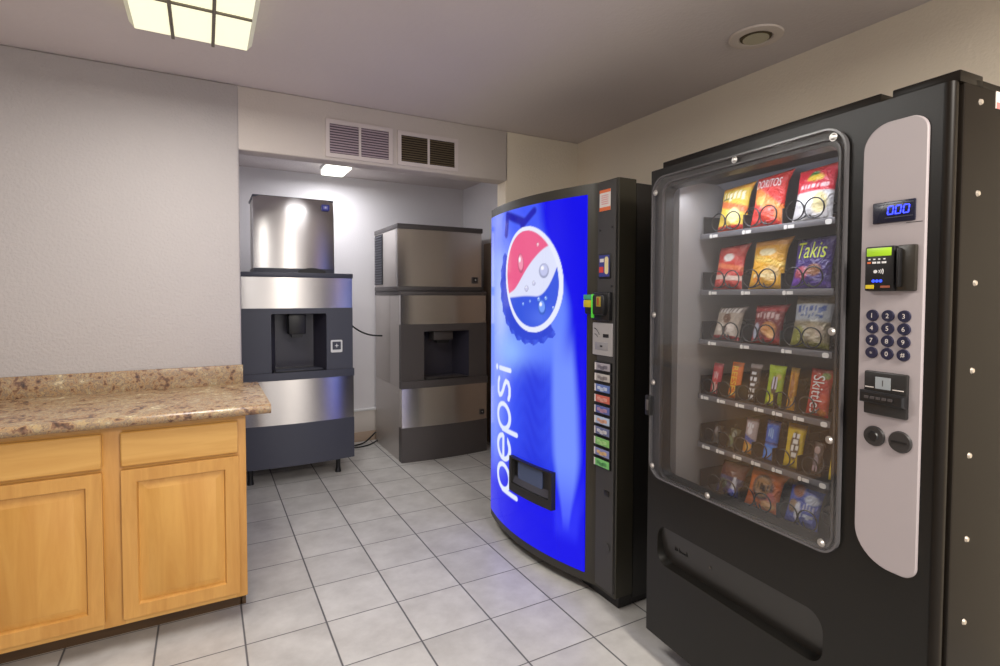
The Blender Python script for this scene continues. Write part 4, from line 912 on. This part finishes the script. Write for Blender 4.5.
bar('thin amber candy stick on the fourth tray', 3, 0.447, 0.030, 0.135, 0.014, A((196, 140, 40), [(0.9, 1.01, (150, 120, 60), 0)], [(0.5, 0.5, 0.25, 0.4, (150, 92, 30))], [(0.25, 0.08, (230, 190, 80), 0.2, 0.8, 2)]))
bar('wide red candy packet with white lettering on the fourth tray', 3, 0.535, 0.072, 0.142, 0.022, A((176, 44, 42), [(0.9, 1.01, (120, 40, 40), 0)], [(0.75, 0.85, 0.2, 0.08, (110, 130, 60)), (0.8, 0.3, 0.16, 0.2, (200, 70, 50)), (0.75, 0.08, 0.2, 0.06, (206, 120, 50))]), words='Skittles', vert=True, wh=0.036, wz=0.45, wcol=(220, 214, 216))
bar('small dark sachet beside the far wall on the fifth tray', 4, 0.150, 0.040, 0.070, 0.016, A((66, 54, 40), [(0.4, 0.6, (120, 110, 100), 0.2)], [(0.4, 0.7, 0.2, 0.2, (140, 130, 126))]), tilt=0.4)
bar('small green and brown sachet on the fifth tray', 4, 0.222, 0.046, 0.074, 0.016, A((62, 62, 40), [(0.3, 0.5, (100, 120, 84), 0.3)], [(0.6, 0.7, 0.2, 0.2, (126, 130, 116)), (0.6, 0.25, 0.16, 0.2, (90, 110, 70))]), tilt=0.4)
bar('candy packet with an orange base and silver top on the fifth tray', 4, 0.296, 0.050, 0.125, 0.020, A((160, 146, 150), [(0, 0.32, (206, 140, 50), 0.1), (0.32, 0.46, (60, 80, 150), 0.15), (0.9, 1.01, (90, 60, 60), 0)], [(0.5, 0.62, 0.22, 0.1, (206, 200, 206)), (0.5, 0.2, 0.2, 0.1, (220, 176, 90))], [(0.78, 0.12, (206, 206, 214), 0.2, 0.8, 3)]))
bar('bright blue candy packet on the fifth tray', 4, 0.376, 0.050, 0.132, 0.022, A((44, 96, 190), [(0, 0.4, (66, 130, 224), 0), (0.4, 0.46, (30, 50, 110), 0), (0.9, 1.01, (40, 60, 130), 0)], [(0.5, 0.2, 0.28, 0.12, (96, 150, 232))], [(0.68, 0.22, (130, 170, 220), 0.3, 0.75, 3)]))
bar('yellow candy packet with a dark brown patch on the fifth tray', 4, 0.458, 0.064, 0.138, 0.022, A((206, 176, 28), [(0.9, 1.01, (130, 96, 30), 0), (0, 0.06, (170, 150, 30), 0)], [(0.6, 0.5, 0.26, 0.34, (80, 58, 40))], [(0.3, 0.1, (226, 222, 214), 0.4, 0.8, 1), (0.45, 0.1, (226, 222, 214), 0.38, 0.82, 2), (0.6, 0.1, (226, 222, 214), 0.4, 0.8, 1), (0.74, 0.1, (226, 222, 214), 0.38, 0.82, 2)]))
bar('narrow silver and brown candy stick on the fifth tray', 4, 0.535, 0.034, 0.100, 0.014, A((64, 50, 46), [], [(0.5, 0.75, 0.3, 0.12, (170, 150, 150)), (0.5, 0.4, 0.25, 0.2, (130, 120, 130))], [(0.2, 0.16, (180, 160, 170), 0.2, 0.8, 2)]))
bar('thin yellow packet at the payment end of the fifth tray', 4, 0.586, 0.022, 0.130, 0.016, A((200, 176, 40), [(0.45, 0.6, (120, 110, 30), 0)], []))
bag('dark blue and maroon bag on the bottom tray', 5, 0.213, 0.110, 0.120, 0.036, A((44, 50, 96), [(0.55, 1.01, (92, 40, 36), 0)], [(0.3, 0.3, 0.2, 0.16, (40, 70, 60)), (0.75, 0.35, 0.08, 0.24, (200, 206, 220)), (0.72, 0.12, 0.14, 0.12, (70, 90, 190))]), tilt=0.35)
bag('orange snack bag with a dark round picture on the bottom tray', 5, 0.348, 0.130, 0.130, 0.036, A((206, 104, 40), [(0.92, 1.01, (170, 90, 40), 0)], [(0.52, 0.55, 0.34, 0.34, (70, 56, 56)), (0.52, 0.55, 0.25, 0.26, (150, 110, 70)), (0.8, 0.36, 0.12, 0.12, (200, 110, 100)), (0.75, 0.15, 0.2, 0.1, (206, 150, 90))], [(0.56, 0.16, (60, 44, 40), 0.32, 0.72, 4)]), tilt=0.32)
bag('royal blue bag with a tan picture on the bottom tray', 5, 0.490, 0.112, 0.135, 0.036, A((62, 80, 176), [(0.0, 0.12, (70, 80, 160), 0), (0.85, 1.01, (110, 100, 110), 0)], [(0.35, 0.75, 0.2, 0.16, (150, 96, 70)), (0.25, 0.38, 0.18, 0.16, (150, 120, 90)), (0.78, 0.62, 0.2, 0.12, (190, 196, 214)), (0.42, 0.3, 0.09, 0.22, (214, 214, 226))], [(0.42, 0.14, (206, 206, 224), 0.55, 0.92, 4), (0.24, 0.08, (190, 200, 226), 0.5, 0.9, 4)]), tilt=0.32)
